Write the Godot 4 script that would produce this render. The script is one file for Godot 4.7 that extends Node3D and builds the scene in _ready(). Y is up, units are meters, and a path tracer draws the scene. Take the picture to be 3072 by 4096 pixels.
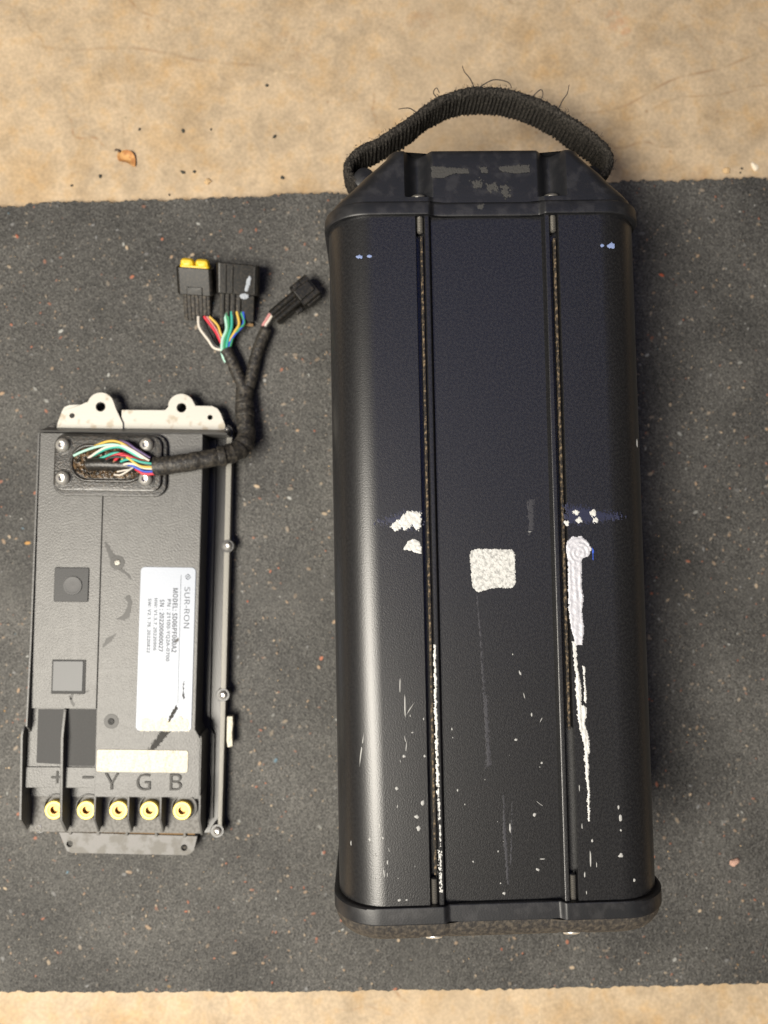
extends Node3D

const MM := 0.001
var rng := RandomNumberGenerator.new()
var taken := {}
var M := {}


func _ready() -> void:
	rng.seed = 7
	# ---- camera
	var cam := Camera3D.new()
	cam.name = "camera"
	add_child(cam)
	cam.near = 0.01
	cam.far = 30.0
	cam.fov = 71.6
	var lens := CameraAttributesPhysical.new()
	lens.frustum_focal_length = 16.64
	lens.frustum_focus_distance = 0.412
	lens.frustum_near = 0.01
	lens.frustum_far = 30.0
	lens.exposure_aperture = 3.8
	cam.attributes = lens
	var eye := Vector3(0, 0.56, 0)
	var ahead := Vector3(tan(deg_to_rad(1.2)), -1, -tan(deg_to_rad(2.6)))
	cam.look_at_from_position(eye, eye + ahead, Vector3(0, 0, -1))
	cam.current = true
	# ---- surroundings, exposure
	var env := Environment.new()
	env.background_mode = Environment.BG_COLOR
	env.background_color = Color(0.038, 0.032, 0.026).linear_to_srgb()
	env.tonemap_mode = Environment.TONE_MAPPER_LINEAR
	env.tonemap_exposure = 1.0
	env.sdfgi_enabled = true
	env.ssao_enabled = true
	env.ssil_enabled = true
	var around := WorldEnvironment.new()
	around.name = "surroundings"
	around.environment = env
	add_child(around)
	materials()
	# ---- lamps: a long warm tube fitting to the left, an added unseen panel overhead for the bluish reflection
	lamp("tube_lamp", "long white batten lamp hanging left of the mat", Vector3(-0.70, 1.5, 0.46), Vector3(-0.02, 0.0, 0.0), Vector2(1.0, 0.5), Color(1.0, 0.972, 0.92), 5.9, 0.5)
	lamp("added_blue_panel", "added cool bluish panel above the far end of the mat", Vector3(0.28, 2.2, -0.75), Vector3(0.28, 0.0, -0.749), Vector2(1.9, 1.25), Color(0.30, 0.52, 1.0), 0.33, 0.05)
	# ---- setting
	floor_slab()
	rubber_mat()
	# ---- things
	battery()
	controller()
	litter()


# ================================================================ lamps
func lamp(called: String, label: String, at: Vector3, target: Vector3, size: Vector2, tint: Color, energy: float, glow: float) -> void:
	var t := thing(called, label, "lamp", at)
	t.look_at_from_position(at, target, Vector3(1, 0, 0) if absf((target - at).normalized().y) > 0.95 else Vector3(0, 1, 0))
	part("housing", solid(rbox(Vector3(0, 0, 0.045), Vector3(size.x + 0.03, size.y + 0.03, 0.06), 0.006)), M.lamp_white, t)
	var g := plain(Color(0.9, 0.9, 0.9), 0.5)
	g.emission_enabled = true
	g.emission = tint
	g.emission_energy_multiplier = glow
	part("lamp_diffuser", solid(rbox(Vector3(0, 0, 0.010), Vector3(size.x, size.y, 0.008), 0.002)), g, t)
	var l := AreaLight3D.new()
	l.name = "light"
	l.area_size = size
	l.light_color = tint
	l.light_energy = energy
	l.shadow_enabled = true
	l.area_range = 8.0
	l.area_attenuation = 2.0
	t.add_child(l, true)
	l.position = Vector3(0, 0, -0.002)


# ================================================================ names and nodes
func numbered(called: String) -> String:
	var n: int = taken.get(called, 0)
	taken[called] = n + 1
	return called if n == 0 else "%s_%03d" % [called, n]


func thing(called: String, label: String, category: String, at := Vector3.ZERO, turn := 0.0, group := "") -> Node3D:
	var o := Node3D.new()
	o.name = numbered(called)
	add_child(o)
	o.position = at
	o.rotation.y = turn
	tag(o, label, category, group)
	return o


func tag(o: Node, label: String, category: String, group := "") -> void:
	o.set_meta("label", label)
	o.set_meta("category", category)
	if group:
		o.set_meta("group", group)


func part(called: String, mesh: Mesh, m: Material, parent: Node) -> MeshInstance3D:
	var o := MeshInstance3D.new()
	var n := 0
	var want := called
	while parent.has_node(NodePath(want)):
		n += 1
		want = "%s_%03d" % [called, n]
	o.name = want
	o.mesh = mesh
	o.material_override = m
	parent.add_child(o, true)
	return o


# ================================================================ geometry: bags of triangles
func solid(tris: PackedVector3Array, angle := 38.0) -> ArrayMesh:
	return build(outward(tris), angle)


func outward(t: PackedVector3Array) -> PackedVector3Array:
	var vol := 0.0
	for i in range(0, t.size(), 3):
		vol += t[i].dot(t[i + 1].cross(t[i + 2]))
	if vol > 0.0:
		for i in range(0, t.size(), 3):
			var s := t[i + 1]
			t[i + 1] = t[i + 2]
			t[i + 2] = s
	return t


func build(t: PackedVector3Array, angle := 38.0, uv_per_metre := 0.0) -> ArrayMesh:
	var faces := PackedVector3Array()
	var big := PackedVector3Array()
	var at := {}
	for i in range(0, t.size(), 3):
		var n := (t[i + 2] - t[i]).cross(t[i + 1] - t[i])
		big.append(n)
		faces.append(n.normalized())
		for k in 3:
			var key := Vector3i((t[i + k] * 50000.0).round())
			if not at.has(key):
				at[key] = PackedInt32Array()
			at[key].append(i / 3)
	var limit := cos(deg_to_rad(angle))
	var normals := PackedVector3Array()
	normals.resize(t.size())
	for i in t.size():
		var f := faces[i / 3]
		var sum := Vector3.ZERO
		for j: int in at[Vector3i((t[i] * 50000.0).round())]:
			if faces[j].dot(f) >= limit:
				sum += big[j]
		normals[i] = sum.normalized() if sum.length_squared() > 0.0 else (f if f != Vector3.ZERO else Vector3.UP)
	var a := []
	a.resize(Mesh.ARRAY_MAX)
	a[Mesh.ARRAY_VERTEX] = t
	a[Mesh.ARRAY_NORMAL] = normals
	if uv_per_metre > 0.0:
		var uv := PackedVector2Array()
		for p in t:
			uv.append(Vector2(p.x, p.z) * uv_per_metre + Vector2(0.5, 0.5))
		a[Mesh.ARRAY_TEX_UV] = uv
	var m := ArrayMesh.new()
	m.add_surface_from_arrays(Mesh.PRIMITIVE_TRIANGLES, a)
	return m


func loft(loops: Array, ends := true) -> PackedVector3Array:
	var t := PackedVector3Array()
	for k in loops.size() - 1:
		var a: PackedVector3Array = loops[k]
		var b: PackedVector3Array = loops[k + 1]
		var n := a.size()
		for i in n:
			var j := (i + 1) % n
			t.append_array([a[i], a[j], b[j], a[i], b[j], b[i]])
	if ends:
		fan(t, loops[0], true)
		fan(t, loops[-1], false)
	return t


func fan(t: PackedVector3Array, loop: PackedVector3Array, back: bool) -> void:
	var c := Vector3.ZERO
	for p in loop:
		c += p
	c /= loop.size()
	for i in loop.size():
		var j := (i + 1) % loop.size()
		if back:
			t.append_array([c, loop[j], loop[i]])
		else:
			t.append_array([c, loop[i], loop[j]])


func round_rect(w: float, h: float, r: float, steps := 6) -> PackedVector2Array:
	var o := PackedVector2Array()
	for c in 4:
		var sx: float = [1, -1, -1, 1][c]
		var sy: float = [1, 1, -1, -1][c]
		for k in steps + 1:
			var a := PI / 2 * (c + float(k) / steps)
			o.append(Vector2(sx * (w / 2 - r), sy * (h / 2 - r)) + Vector2(cos(a), sin(a)) * r)
	return o


func rbox(c: Vector3, s: Vector3, r: float, bevel := -1.0) -> PackedVector3Array:
	"""A box rounded in plan (x, z), with a bevel round its top and bottom."""
	var o := round_rect(s.x, s.z, minf(r, minf(s.x, s.z) / 2 - 1e-5), 4)
	for i in o.size():
		o[i] += Vector2(c.x, c.z)
	return prism(o, c.y - s.y / 2, c.y + s.y / 2, minf(r, s.y * 0.4) if bevel < 0 else bevel)


func inset(o: PackedVector2Array, d: float) -> PackedVector2Array:
	var area := 0.0
	for i in o.size():
		area += o[i].cross(o[(i + 1) % o.size()])
	var s := 1.0 if area > 0 else -1.0
	var out := PackedVector2Array()
	for i in o.size():
		var a := (o[i] - o[(i - 1 + o.size()) % o.size()]).normalized()
		var b := (o[(i + 1) % o.size()] - o[i]).normalized()
		var n := (Vector2(-a.y, a.x) + Vector2(-b.y, b.x)).normalized() * s
		out.append(o[i] + n * d)
	return out


func level(o: PackedVector2Array, y: float) -> PackedVector3Array:
	var l := PackedVector3Array()
	for p in o:
		l.append(Vector3(p.x, y, p.y))
	return l


func prism(o: PackedVector2Array, y0: float, y1: float, bevel := 0.0) -> PackedVector3Array:
	"""An outline (x, z) raised from y0 to y1, its rims bevelled."""
	var loops := []
	if bevel > 0:
		var small := inset(o, bevel)
		loops = [level(small, y0), level(o, y0 + bevel), level(o, y1 - bevel), level(inset(o, bevel * 0.3), y1 - bevel * 0.3), level(small, y1)]
	else:
		loops = [level(o, y0), level(o, y1)]
	var t := loft(loops, false)
	var index := Geometry2D.triangulate_polygon(o)
	var lo: PackedVector3Array = loops[0]
	var hi: PackedVector3Array = loops[-1]
	# which way the side walls run decides which way the lids run
	var area := 0.0
	for i in o.size():
		area += o[i].cross(o[(i + 1) % o.size()])
	for i in range(0, index.size(), 3):
		var a := index[i]
		var b := index[i + 1]
		var c := index[i + 2]
		var same := (o[b] - o[a]).cross(o[c] - o[a]) * area > 0
		if not same:
			var s := b
			b = c
			c = s
		t.append_array([hi[a], hi[b], hi[c], lo[a], lo[c], lo[b]])
	return t


func moved(t: PackedVector3Array, x: Transform3D) -> PackedVector3Array:
	return x * t


func side_prism(profile: PackedVector2Array, x0: float, x1: float, bevel := 0.0) -> PackedVector3Array:
	"""An outline given as (z, y), extruded along x."""
	var o := PackedVector2Array()
	for p in profile:
		o.append(Vector2(p.y, p.x))
	var t := prism(o, x0, x1, bevel)
	for i in t.size():
		t[i] = Vector3(t[i].y, t[i].x, t[i].z)
	return t


func lathe(profile: Array, at: Vector3, axis := Vector3.UP, sides := 28) -> PackedVector3Array:
	"""Profile of (radius, height) from the foot to the top."""
	var loops := []
	for p: Vector2 in profile:
		var l := PackedVector3Array()
		for k in sides:
			var a := TAU * k / sides
			l.append(Vector3(cos(a) * p.x, p.y, sin(a) * p.x))
		loops.append(l)
	var q := Quaternion(Vector3.UP, axis.normalized()) if axis.normalized().dot(Vector3.UP) > -0.999 else Quaternion(Vector3.RIGHT, PI)
	return Transform3D(Basis(q), at) * loft(loops)


func smooth_path(points: Array, step: float) -> PackedVector3Array:
	var out := PackedVector3Array()
	for i in points.size() - 1:
		var a: Vector3 = points[maxi(i - 1, 0)]
		var b: Vector3 = points[i]
		var c: Vector3 = points[i + 1]
		var d: Vector3 = points[mini(i + 2, points.size() - 1)]
		var n := maxi(1, int(ceil(b.distance_to(c) / step)))
		for k in n:
			out.append(b.cubic_interpolate(c, a, d, float(k) / n))
	out.append(points[-1])
	return out


func tube(points: Array, radius: Callable, step := 0.002, sides := 10) -> PackedVector3Array:
	var p := smooth_path(points, step)
	var n := p.size()
	var side := Vector3.UP
	var loops := []
	for i in n:
		var d := (p[mini(i + 1, n - 1)] - p[maxi(i - 1, 0)]).normalized()
		side = (side - d * side.dot(d))
		if side.length() < 0.05:
			side = d.cross(Vector3(0.3, 0.1, 1)).normalized()
		side = side.normalized()
		var over := d.cross(side)
		var l := PackedVector3Array()
		for k in sides:
			var a := TAU * k / sides
			var r: float = radius.call(float(i) / (n - 1), a)
			l.append(p[i] + (side * cos(a) + over * sin(a)) * r)
		loops.append(l)
	return loft(loops)


func V(x: float, y: float, z: float) -> Vector3:
	return Vector3(x, y, z) * MM


func P(a: Array) -> PackedVector2Array:
	"""A flat list of millimetres as points in metres."""
	var o := PackedVector2Array()
	for i in range(0, a.size(), 2):
		o.append(Vector2(a[i], a[i + 1]) * MM)
	return o


# ================================================================ materials
func plain(c: Color, rough: float, metal := 0.0) -> StandardMaterial3D:
	var m := StandardMaterial3D.new()
	m.albedo_color = c.linear_to_srgb()
	m.roughness = rough
	m.metallic = metal
	return m


func noise(kind: int, freq: float, octaves: int, seed_: int) -> FastNoiseLite:
	var n := FastNoiseLite.new()
	n.noise_type = kind
	n.frequency = freq
	n.fractal_octaves = octaves
	n.seed = seed_
	if octaves == 1:
		n.fractal_type = FastNoiseLite.FRACTAL_NONE
	return n


func noise_image(n: FastNoiseLite, side: int) -> Image:
	var im := n.get_seamless_image(side, side)
	im.convert(Image.FORMAT_L8)
	return im


func tint_texture(im: Image, dark: Color, light: Color, lo := 0.0, hi := 1.0) -> ImageTexture:
	"""A grey picture with its darks and lights turned into two (linear) colours."""
	var w := im.get_width()
	var h := im.get_height()
	var src := im.get_data()
	var table := PackedByteArray()
	for i in 256:
		var c := dark.lerp(light, smoothstep(lo, hi, i / 255.0)).linear_to_srgb()
		table.append_array([clampi(roundi(c.r * 255), 0, 255), clampi(roundi(c.g * 255), 0, 255), clampi(roundi(c.b * 255), 0, 255)])
	var out := PackedByteArray()
	out.resize(w * h * 3)
	for i in w * h:
		var v := src[i] * 3
		out[i * 3] = table[v]
		out[i * 3 + 1] = table[v + 1]
		out[i * 3 + 2] = table[v + 2]
	return ImageTexture.create_from_image(Image.create_from_data(w, h, false, Image.FORMAT_RGB8, out))


func relief(m: StandardMaterial3D, tex: Texture2D, cm: float, per_metre: float) -> StandardMaterial3D:
	m.heightmap_enabled = true
	m.heightmap_texture = tex
	m.heightmap_scale = cm
	m.uv1_triplanar = true
	m.uv1_scale = Vector3.ONE * per_metre
	return m


func skin(m: StandardMaterial3D, tex: Texture2D) -> StandardMaterial3D:
	m.albedo_texture = tex
	m.albedo_color = Color.WHITE
	return m


func materials() -> void:
	var grain := ImageTexture.create_from_image(noise_image(noise(FastNoiseLite.TYPE_SIMPLEX_SMOOTH, 0.09, 2, 3), 512))
	var blotch_im := noise_image(noise(FastNoiseLite.TYPE_SIMPLEX_SMOOTH, 0.012, 5, 9), 512)
	var blotch := ImageTexture.create_from_image(blotch_im)
	var fine_im := noise_image(noise(FastNoiseLite.TYPE_SIMPLEX_SMOOTH, 0.05, 4, 21), 512)
	M.lamp_white = plain(Color(0.7, 0.7, 0.7), 0.5)
	# powder-coated aluminium of the battery
	M.shell = relief(plain(Color(0.0105, 0.0105, 0.0115), 0.355), grain, 0.0052, 19.0)
	M.shell.metallic_specular = 0.56
	skin(M.shell, tint_texture(fine_im, Color(0.008, 0.008, 0.009), Color(0.015, 0.015, 0.016), 0.3, 0.7))
	M.cap = relief(plain(Color(0.012, 0.0122, 0.014), 0.46), grain, 0.003, 14.0)
	skin(M.cap, tint_texture(blotch_im, Color(0.010, 0.0102, 0.012), Color(0.022, 0.022, 0.024), 0.45, 0.85))
	M.foot = relief(plain(Color(0.03, 0.025, 0.02), 0.75), grain, 0.03, 10.0)
	skin(M.foot, tint_texture(fine_im, Color(0.02, 0.018, 0.0165), Color(0.08, 0.066, 0.05), 0.35, 0.8))
	M.seal = relief(plain(Color(0.1, 0.07, 0.04), 0.8), grain, 0.02, 12.0)
	skin(M.seal, tint_texture(fine_im, Color(0.014, 0.011, 0.008), Color(0.2, 0.145, 0.085), 0.46, 0.85))
	M.strap = relief(plain(Color(0.02, 0.018, 0.016), 0.95), grain, 0.09, 20.0)
	skin(M.strap, tint_texture(fine_im, Color(0.013, 0.012, 0.011), Color(0.085, 0.076, 0.065), 0.35, 0.85))
	M.strap.metallic_specular = 0.3
	M.fuzz = plain(Color(0.03, 0.027, 0.024), 0.9)
	M.steel = relief(plain(Color(0.68, 0.66, 0.62), 0.36, 0.7), grain, 0.003, 14.0)
	M.dark_steel = relief(plain(Color(0.2, 0.19, 0.17), 0.4, 0.6), grain, 0.01, 14.0)
	M.paste = relief(plain(Color(0.55, 0.55, 0.53), 0.5), grain, 0.03, 9.0)
	M.drop = plain(Color(0.34, 0.34, 0.33), 0.55)
	M.grey_paste = relief(plain(Color(0.5, 0.5, 0.54), 0.42), grain, 0.03, 7.0)
	M.pad = relief(plain(Color(0.6, 0.6, 0.57), 0.85), grain, 0.03, 12.0)
	skin(M.pad, tint_texture(fine_im, Color(0.33, 0.33, 0.32), Color(0.56, 0.56, 0.54), 0.2, 0.6))
	M.blue_tint = plain(Color(0.015, 0.0175, 0.042), 0.5)
	M.blue_white = plain(Color(0.2, 0.26, 0.45), 0.6)
	M.worn = relief(plain(Color(0.042, 0.041, 0.039), 0.85), grain, 0.02, 12.0)
	M.haze_scuff = plain(Color(0.026, 0.026, 0.032), 0.6)
	# controller
	M.cast = relief(plain(Color(0.062, 0.06, 0.056), 0.43), grain, 0.014, 13.0)
	skin(M.cast, tint_texture(blotch_im, Color(0.092, 0.09, 0.086), Color(0.104, 0.102, 0.097), 0.3, 0.75))
	M.housing_black = relief(plain(Color(0.03, 0.029, 0.028), 0.32), grain, 0.004, 13.0)
	M.flange = relief(plain(Color(0.2, 0.192, 0.17), 0.5, 0.2), grain, 0.012, 13.0)
	M.bay = relief(plain(Color(0.12, 0.115, 0.105), 0.55), grain, 0.012, 13.0)
	skin(M.bay, tint_texture(fine_im, Color(0.085, 0.08, 0.07), Color(0.145, 0.138, 0.127), 0.3, 0.6))
	M.bracket_grey = relief(plain(Color(0.17, 0.165, 0.155), 0.55), grain, 0.008, 13.0)
	skin(M.bracket_grey, tint_texture(blotch_im, Color(0.13, 0.122, 0.108), Color(0.19, 0.186, 0.178), 0.3, 0.65))
	M.pocket = relief(plain(Color(0.014, 0.0138, 0.0142), 0.62), grain, 0.012, 13.0)
	M.sticker_dark = relief(plain(Color(0.008, 0.008, 0.009), 0.6), grain, 0.006, 9.0)
	M.sticker_grey = plain(Color(0.06, 0.063, 0.067), 0.45)
	M.square = relief(plain(Color(0.018, 0.0185, 0.02), 0.55), grain, 0.004, 13.0)
	M.square_ring = plain(Color(0.036, 0.036, 0.038), 0.5)
	M.smudge = plain(Color(0.036, 0.035, 0.033), 0.5)
	M.gasket = relief(plain(Color(0.018, 0.017, 0.016), 0.4), grain, 0.012, 13.0)
	skin(M.gasket, tint_texture(fine_im, Color(0.012, 0.0115, 0.011), Color(0.04, 0.034, 0.027), 0.4, 0.8))
	M.gland = relief(plain(Color(0.03, 0.029, 0.027), 0.3), grain, 0.01, 13.0)
	skin(M.gland, tint_texture(fine_im, Color(0.02, 0.019, 0.018), Color(0.06, 0.05, 0.04), 0.4, 0.8))
	M.potting = relief(plain(Color(0.06, 0.04, 0.022), 0.25), grain, 0.12, 9.0)
	skin(M.potting, tint_texture(fine_im, Color(0.014, 0.012, 0.010), Color(0.16, 0.10, 0.05), 0.42, 0.75))
	M.aluminium = relief(plain(Color(0.5, 0.48, 0.43), 0.55, 0.25), grain, 0.006, 12.0)
	skin(M.aluminium, tint_texture(blotch_im, Color(0.42, 0.37, 0.29), Color(0.54, 0.52, 0.47), 0.12, 0.36))
	M.label = relief(plain(Color(0.35, 0.385, 0.45), 0.4), grain, 0.002, 12.0)
	M.print = plain(Color(0.045, 0.052, 0.065), 0.6)
	M.print_faint = plain(Color(0.075, 0.085, 0.1), 0.6)
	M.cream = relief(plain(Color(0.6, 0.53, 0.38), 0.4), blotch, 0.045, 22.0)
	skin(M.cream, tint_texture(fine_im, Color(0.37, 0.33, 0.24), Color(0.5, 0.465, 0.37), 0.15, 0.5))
	M.brass = plain(Color(0.66, 0.5, 0.12), 0.42, 0.35)
	M.bore = plain(Color(0.34, 0.2, 0.06), 0.4, 0.6)
	M.tape = relief(plain(Color(0.02, 0.019, 0.0175), 0.55), grain, 0.03, 9.0)
	skin(M.tape, tint_texture(fine_im, Color(0.015, 0.014, 0.013), Color(0.085, 0.073, 0.057), 0.38, 0.85))
	M.plug = relief(plain(Color(0.013, 0.0125, 0.012), 0.36), grain, 0.002, 13.0)
	M.plug.metallic_specular = 0.36
	skin(M.plug, tint_texture(fine_im, Color(0.010, 0.0095, 0.009), Color(0.032, 0.027, 0.021), 0.4, 0.85))
	M.plug_dusty = relief(plain(Color(0.05, 0.042, 0.033), 0.6), grain, 0.02, 13.0)
	skin(M.plug_dusty, tint_texture(fine_im, Color(0.014, 0.0125, 0.011), Color(0.085, 0.07, 0.052), 0.35, 0.8))
	M.plug_inside = plain(Color(0.006, 0.006, 0.006), 0.6)
	M.yellow = plain(Color(0.72, 0.48, 0.02), 0.45)
	M.lime = plain(Color(0.45, 0.45, 0.04), 0.5)
	M.paint_white = plain(Color(0.34, 0.37, 0.41), 0.6)
	M.rust = relief(plain(Color(0.2, 0.12, 0.05), 0.8), grain, 0.03, 13.0)
	for c in [["wire_white", 0.62, 0.57, 0.5], ["wire_teal", 0.05, 0.38, 0.3], ["wire_mint", 0.4, 0.66, 0.55], ["wire_green", 0.05, 0.28, 0.12], ["wire_yellow", 0.65, 0.43, 0.08], ["wire_red", 0.55, 0.03, 0.05], ["wire_pink", 0.55, 0.25, 0.24], ["wire_blue", 0.03, 0.09, 0.5], ["wire_purple", 0.11, 0.07, 0.17], ["wire_black", 0.012, 0.012, 0.012], ["wire_brown", 0.2, 0.09, 0.04]]:
		M[c[0]] = plain(Color(c[1], c[2], c[3]), 0.42)
	M.leaf = relief(plain(Color(0.5, 0.24, 0.08), 0.7), grain, 0.03, 16.0)
	skin(M.leaf, tint_texture(blotch_im, Color(0.36, 0.15, 0.045), Color(0.6, 0.33, 0.12), 0.3, 0.7))
	M.stem = plain(Color(0.06, 0.04, 0.03), 0.8)
	M.pebble = relief(plain(Color(0.5, 0.31, 0.24), 0.8), grain, 0.05, 20.0)
	M.pale_stone = relief(plain(Color(0.75, 0.66, 0.52), 0.8), grain, 0.05, 20.0)
	M.tan_stone = relief(plain(Color(0.55, 0.38, 0.2), 0.8), grain, 0.05, 20.0)
	M.crumb = relief(plain(Color(0.05, 0.05, 0.04), 0.85), grain, 0.05, 20.0)


# ================================================================ floor and mat
func stroke(px: PackedByteArray, side: int, a: Vector2, b: Vector2, c: Color, width: float, strength: float, wobble: float) -> void:
	"""A scratch or a stained line on the concrete, wandering between two points (pixels)."""
	var n := int(a.distance_to(b) * 1.5) + 1
	var across := (b - a).normalized().orthogonal()
	var ph := rng.randf() * 20.0
	for i in n:
		var t := float(i) / n
		var p := a.lerp(b, t) + across * wobble * (sin(t * 5.0 + ph) + 0.5 * sin(t * 13.0 + ph * 2.0))
		var s := strength * (0.55 + 0.45 * sin(t * 37.0 + ph)) * sin(PI * minf(1.0, t * 1.02))
		dab(px, side, p, width, c, s)


func dab(px: PackedByteArray, side: int, p: Vector2, r: float, c: Color, s: float, squash := 1.0, turn := 0.0) -> void:
	var n := int(ceil(r * maxf(1.0, squash))) + 1
	var cs := cos(turn)
	var sn := sin(turn)
	for y in range(-n, n + 1):
		for x in range(-n, n + 1):
			var q := Vector2i(floori(p.x) + x, floori(p.y) + y)
			var dx := q.x + 0.5 - p.x
			var dy := q.y + 0.5 - p.y
			var u := (dx * cs + dy * sn) / squash
			var v := -dx * sn + dy * cs
			var d := sqrt(u * u + v * v)
			var k := clampf(r + 0.5 - d, 0.0, 1.0) * s
			if k <= 0.0:
				continue
			var i := (posmod(q.y, side) * side + posmod(q.x, side)) * 3
			px[i] = int(lerpf(px[i], c.r * 255.0, k))
			px[i + 1] = int(lerpf(px[i + 1], c.g * 255.0, k))
			px[i + 2] = int(lerpf(px[i + 2], c.b * 255.0, k))


func floor_slab() -> void:
	var side := 1408
	var big := noise_image(noise(FastNoiseLite.TYPE_SIMPLEX_SMOOTH, 0.011, 6, 31), side).get_data()
	var mid := noise_image(noise(FastNoiseLite.TYPE_SIMPLEX_SMOOTH, 0.05, 5, 32), side).get_data()
	var warp := noise(FastNoiseLite.TYPE_SIMPLEX_SMOOTH, 0.02, 4, 33)
	warp.domain_warp_enabled = true
	warp.domain_warp_amplitude = 60.0
	warp.domain_warp_frequency = 0.01
	var swirl := noise_image(warp, side).get_data()
	var grit := noise_image(noise(FastNoiseLite.TYPE_SIMPLEX_SMOOTH, 0.22, 2, 34), side).get_data()
	var px := PackedByteArray()
	px.resize(side * side * 3)
	for i in side * side:
		var b := big[i] / 255.0
		var m := mid[i] / 255.0
		var s := swirl[i] / 255.0
		var g := grit[i] / 255.0 - 0.5
		var warm := smoothstep(0.45, 0.9, b) * 0.55 + smoothstep(0.5, 0.85, m) * 0.5
		var light := 0.915 + (s - 0.5) * 0.15 + (m - 0.5) * 0.12 + g * 0.13
		px[i * 3] = clampi(int(255.0 * light * (0.785 - 0.05 * warm)), 0, 255)
		px[i * 3 + 1] = clampi(int(255.0 * light * (0.698 - 0.082 * warm)), 0, 255)
		px[i * 3 + 2] = clampi(int(255.0 * light * (0.578 - 0.122 * warm)), 0, 255)
	var k := side / 1.2   # pixels per metre; the middle of the picture is the origin
	var mid_px := Vector2(side, side) / 2
	var dark := Color(0.52, 0.39, 0.27)
	var brown := Color(0.58, 0.42, 0.28)
	var pale := Color(0.87, 0.78, 0.64)
	# trowel scratches and pale scuffs
	for i in 420:
		var p := Vector2(rng.randf(), rng.randf()) * side
		var a := rng.randfn(0.9, 0.9)
		stroke(px, side, p, p + Vector2.from_angle(a) * rng.randf_range(8, 60), pale, 0.55, rng.randf_range(0.12, 0.5), rng.randf_range(0.5, 4.0))
	for i in 150:
		var p := Vector2(rng.randf(), rng.randf()) * side
		var a := rng.randfn(1.2, 1.0)
		stroke(px, side, p, p + Vector2.from_angle(a) * rng.randf_range(15, 110), brown, rng.randf_range(0.5, 1.2), rng.randf_range(0.06, 0.22), rng.randf_range(1.0, 7.0))
	# the stained cracks the photograph shows, in metres
	for l in [[0.165, -0.352, 0.345, -0.405, 1.6, 0.4], [0.205, -0.352, 0.36, -0.378, 1.1, 0.35], [0.18, -0.335, 0.255, -0.318, 1.5, 0.3], [0.255, -0.318, 0.235, -0.298, 1.3, 0.3], [-0.21, -0.37, -0.19, -0.28, 0.8, 0.3], [0.02, -0.45, -0.06, -0.33, 0.7, 0.28], [-0.28, -0.41, -0.05, -0.375, 2.2, 0.16], [0.25, -0.44, 0.29, -0.42, 1.0, 0.35], [0.10, -0.47, 0.13, -0.44, 1.5, 0.25], [-0.3, -0.45, -0.26, -0.39, 1.3, 0.22]]:
		stroke(px, side, Vector2(l[0], l[1]) * k + mid_px, Vector2(l[2], l[3]) * k + mid_px, dark, l[4] * 0.7, l[5] * 0.42, 6.0)
	# soft old stains with ragged outlines
	for l in [[0.21, -0.425, 7.0, 0.75, 0.5, 0.33, 0.4], [0.045, -0.425, 9.0, 0.62, 0.46, 0.32, 0.25], [-0.2, -0.36, 6.0, 0.55, 0.45, 0.33, 0.22], [0.27, -0.30, 6.0, 0.6, 0.45, 0.33, 0.2], [-0.06, -0.40, 6.0, 0.56, 0.42, 0.29, 0.3]]:
		for j in 26:
			var p: Vector2 = Vector2(l[0], l[1]) * k + mid_px + Vector2(rng.randfn(0, 1), rng.randfn(0, 1)) * l[2] * 1.4
			dab(px, side, p, rng.randf_range(0.8, l[2] * 0.6), Color(l[3], l[4], l[5]), l[6] * rng.randf_range(0.1, 0.5))
	for i in 520:
		dab(px, side, Vector2(rng.randf(), rng.randf()) * side, rng.randf_range(0.3, 1.1), [dark, pale, brown, Color(0.45, 0.42, 0.33)][i % 4], rng.randf_range(0.25, 0.7))
	var m := StandardMaterial3D.new()
	m.albedo_texture = ImageTexture.create_from_image(Image.create_from_data(side, side, false, Image.FORMAT_RGB8, px))
	m.roughness = 0.62
	m.heightmap_enabled = true
	m.heightmap_texture = ImageTexture.create_from_image(noise_image(noise(FastNoiseLite.TYPE_SIMPLEX_SMOOTH, 0.05, 5, 36), 1024))
	m.heightmap_scale = 0.055
	var e := 2.4
	var slab := build(PackedVector3Array([Vector3(-e, 0, -e), Vector3(e, 0, -e), Vector3(e, 0, e), Vector3(-e, 0, -e), Vector3(e, 0, e), Vector3(-e, 0, e)]), 30, 1.0 / 1.2)
	var o := part("concrete_floor", slab, m, self)
	o.set_meta("kind", "structure")
	o.set_meta("label", "tan mottled concrete floor with scratches and stains")


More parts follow.
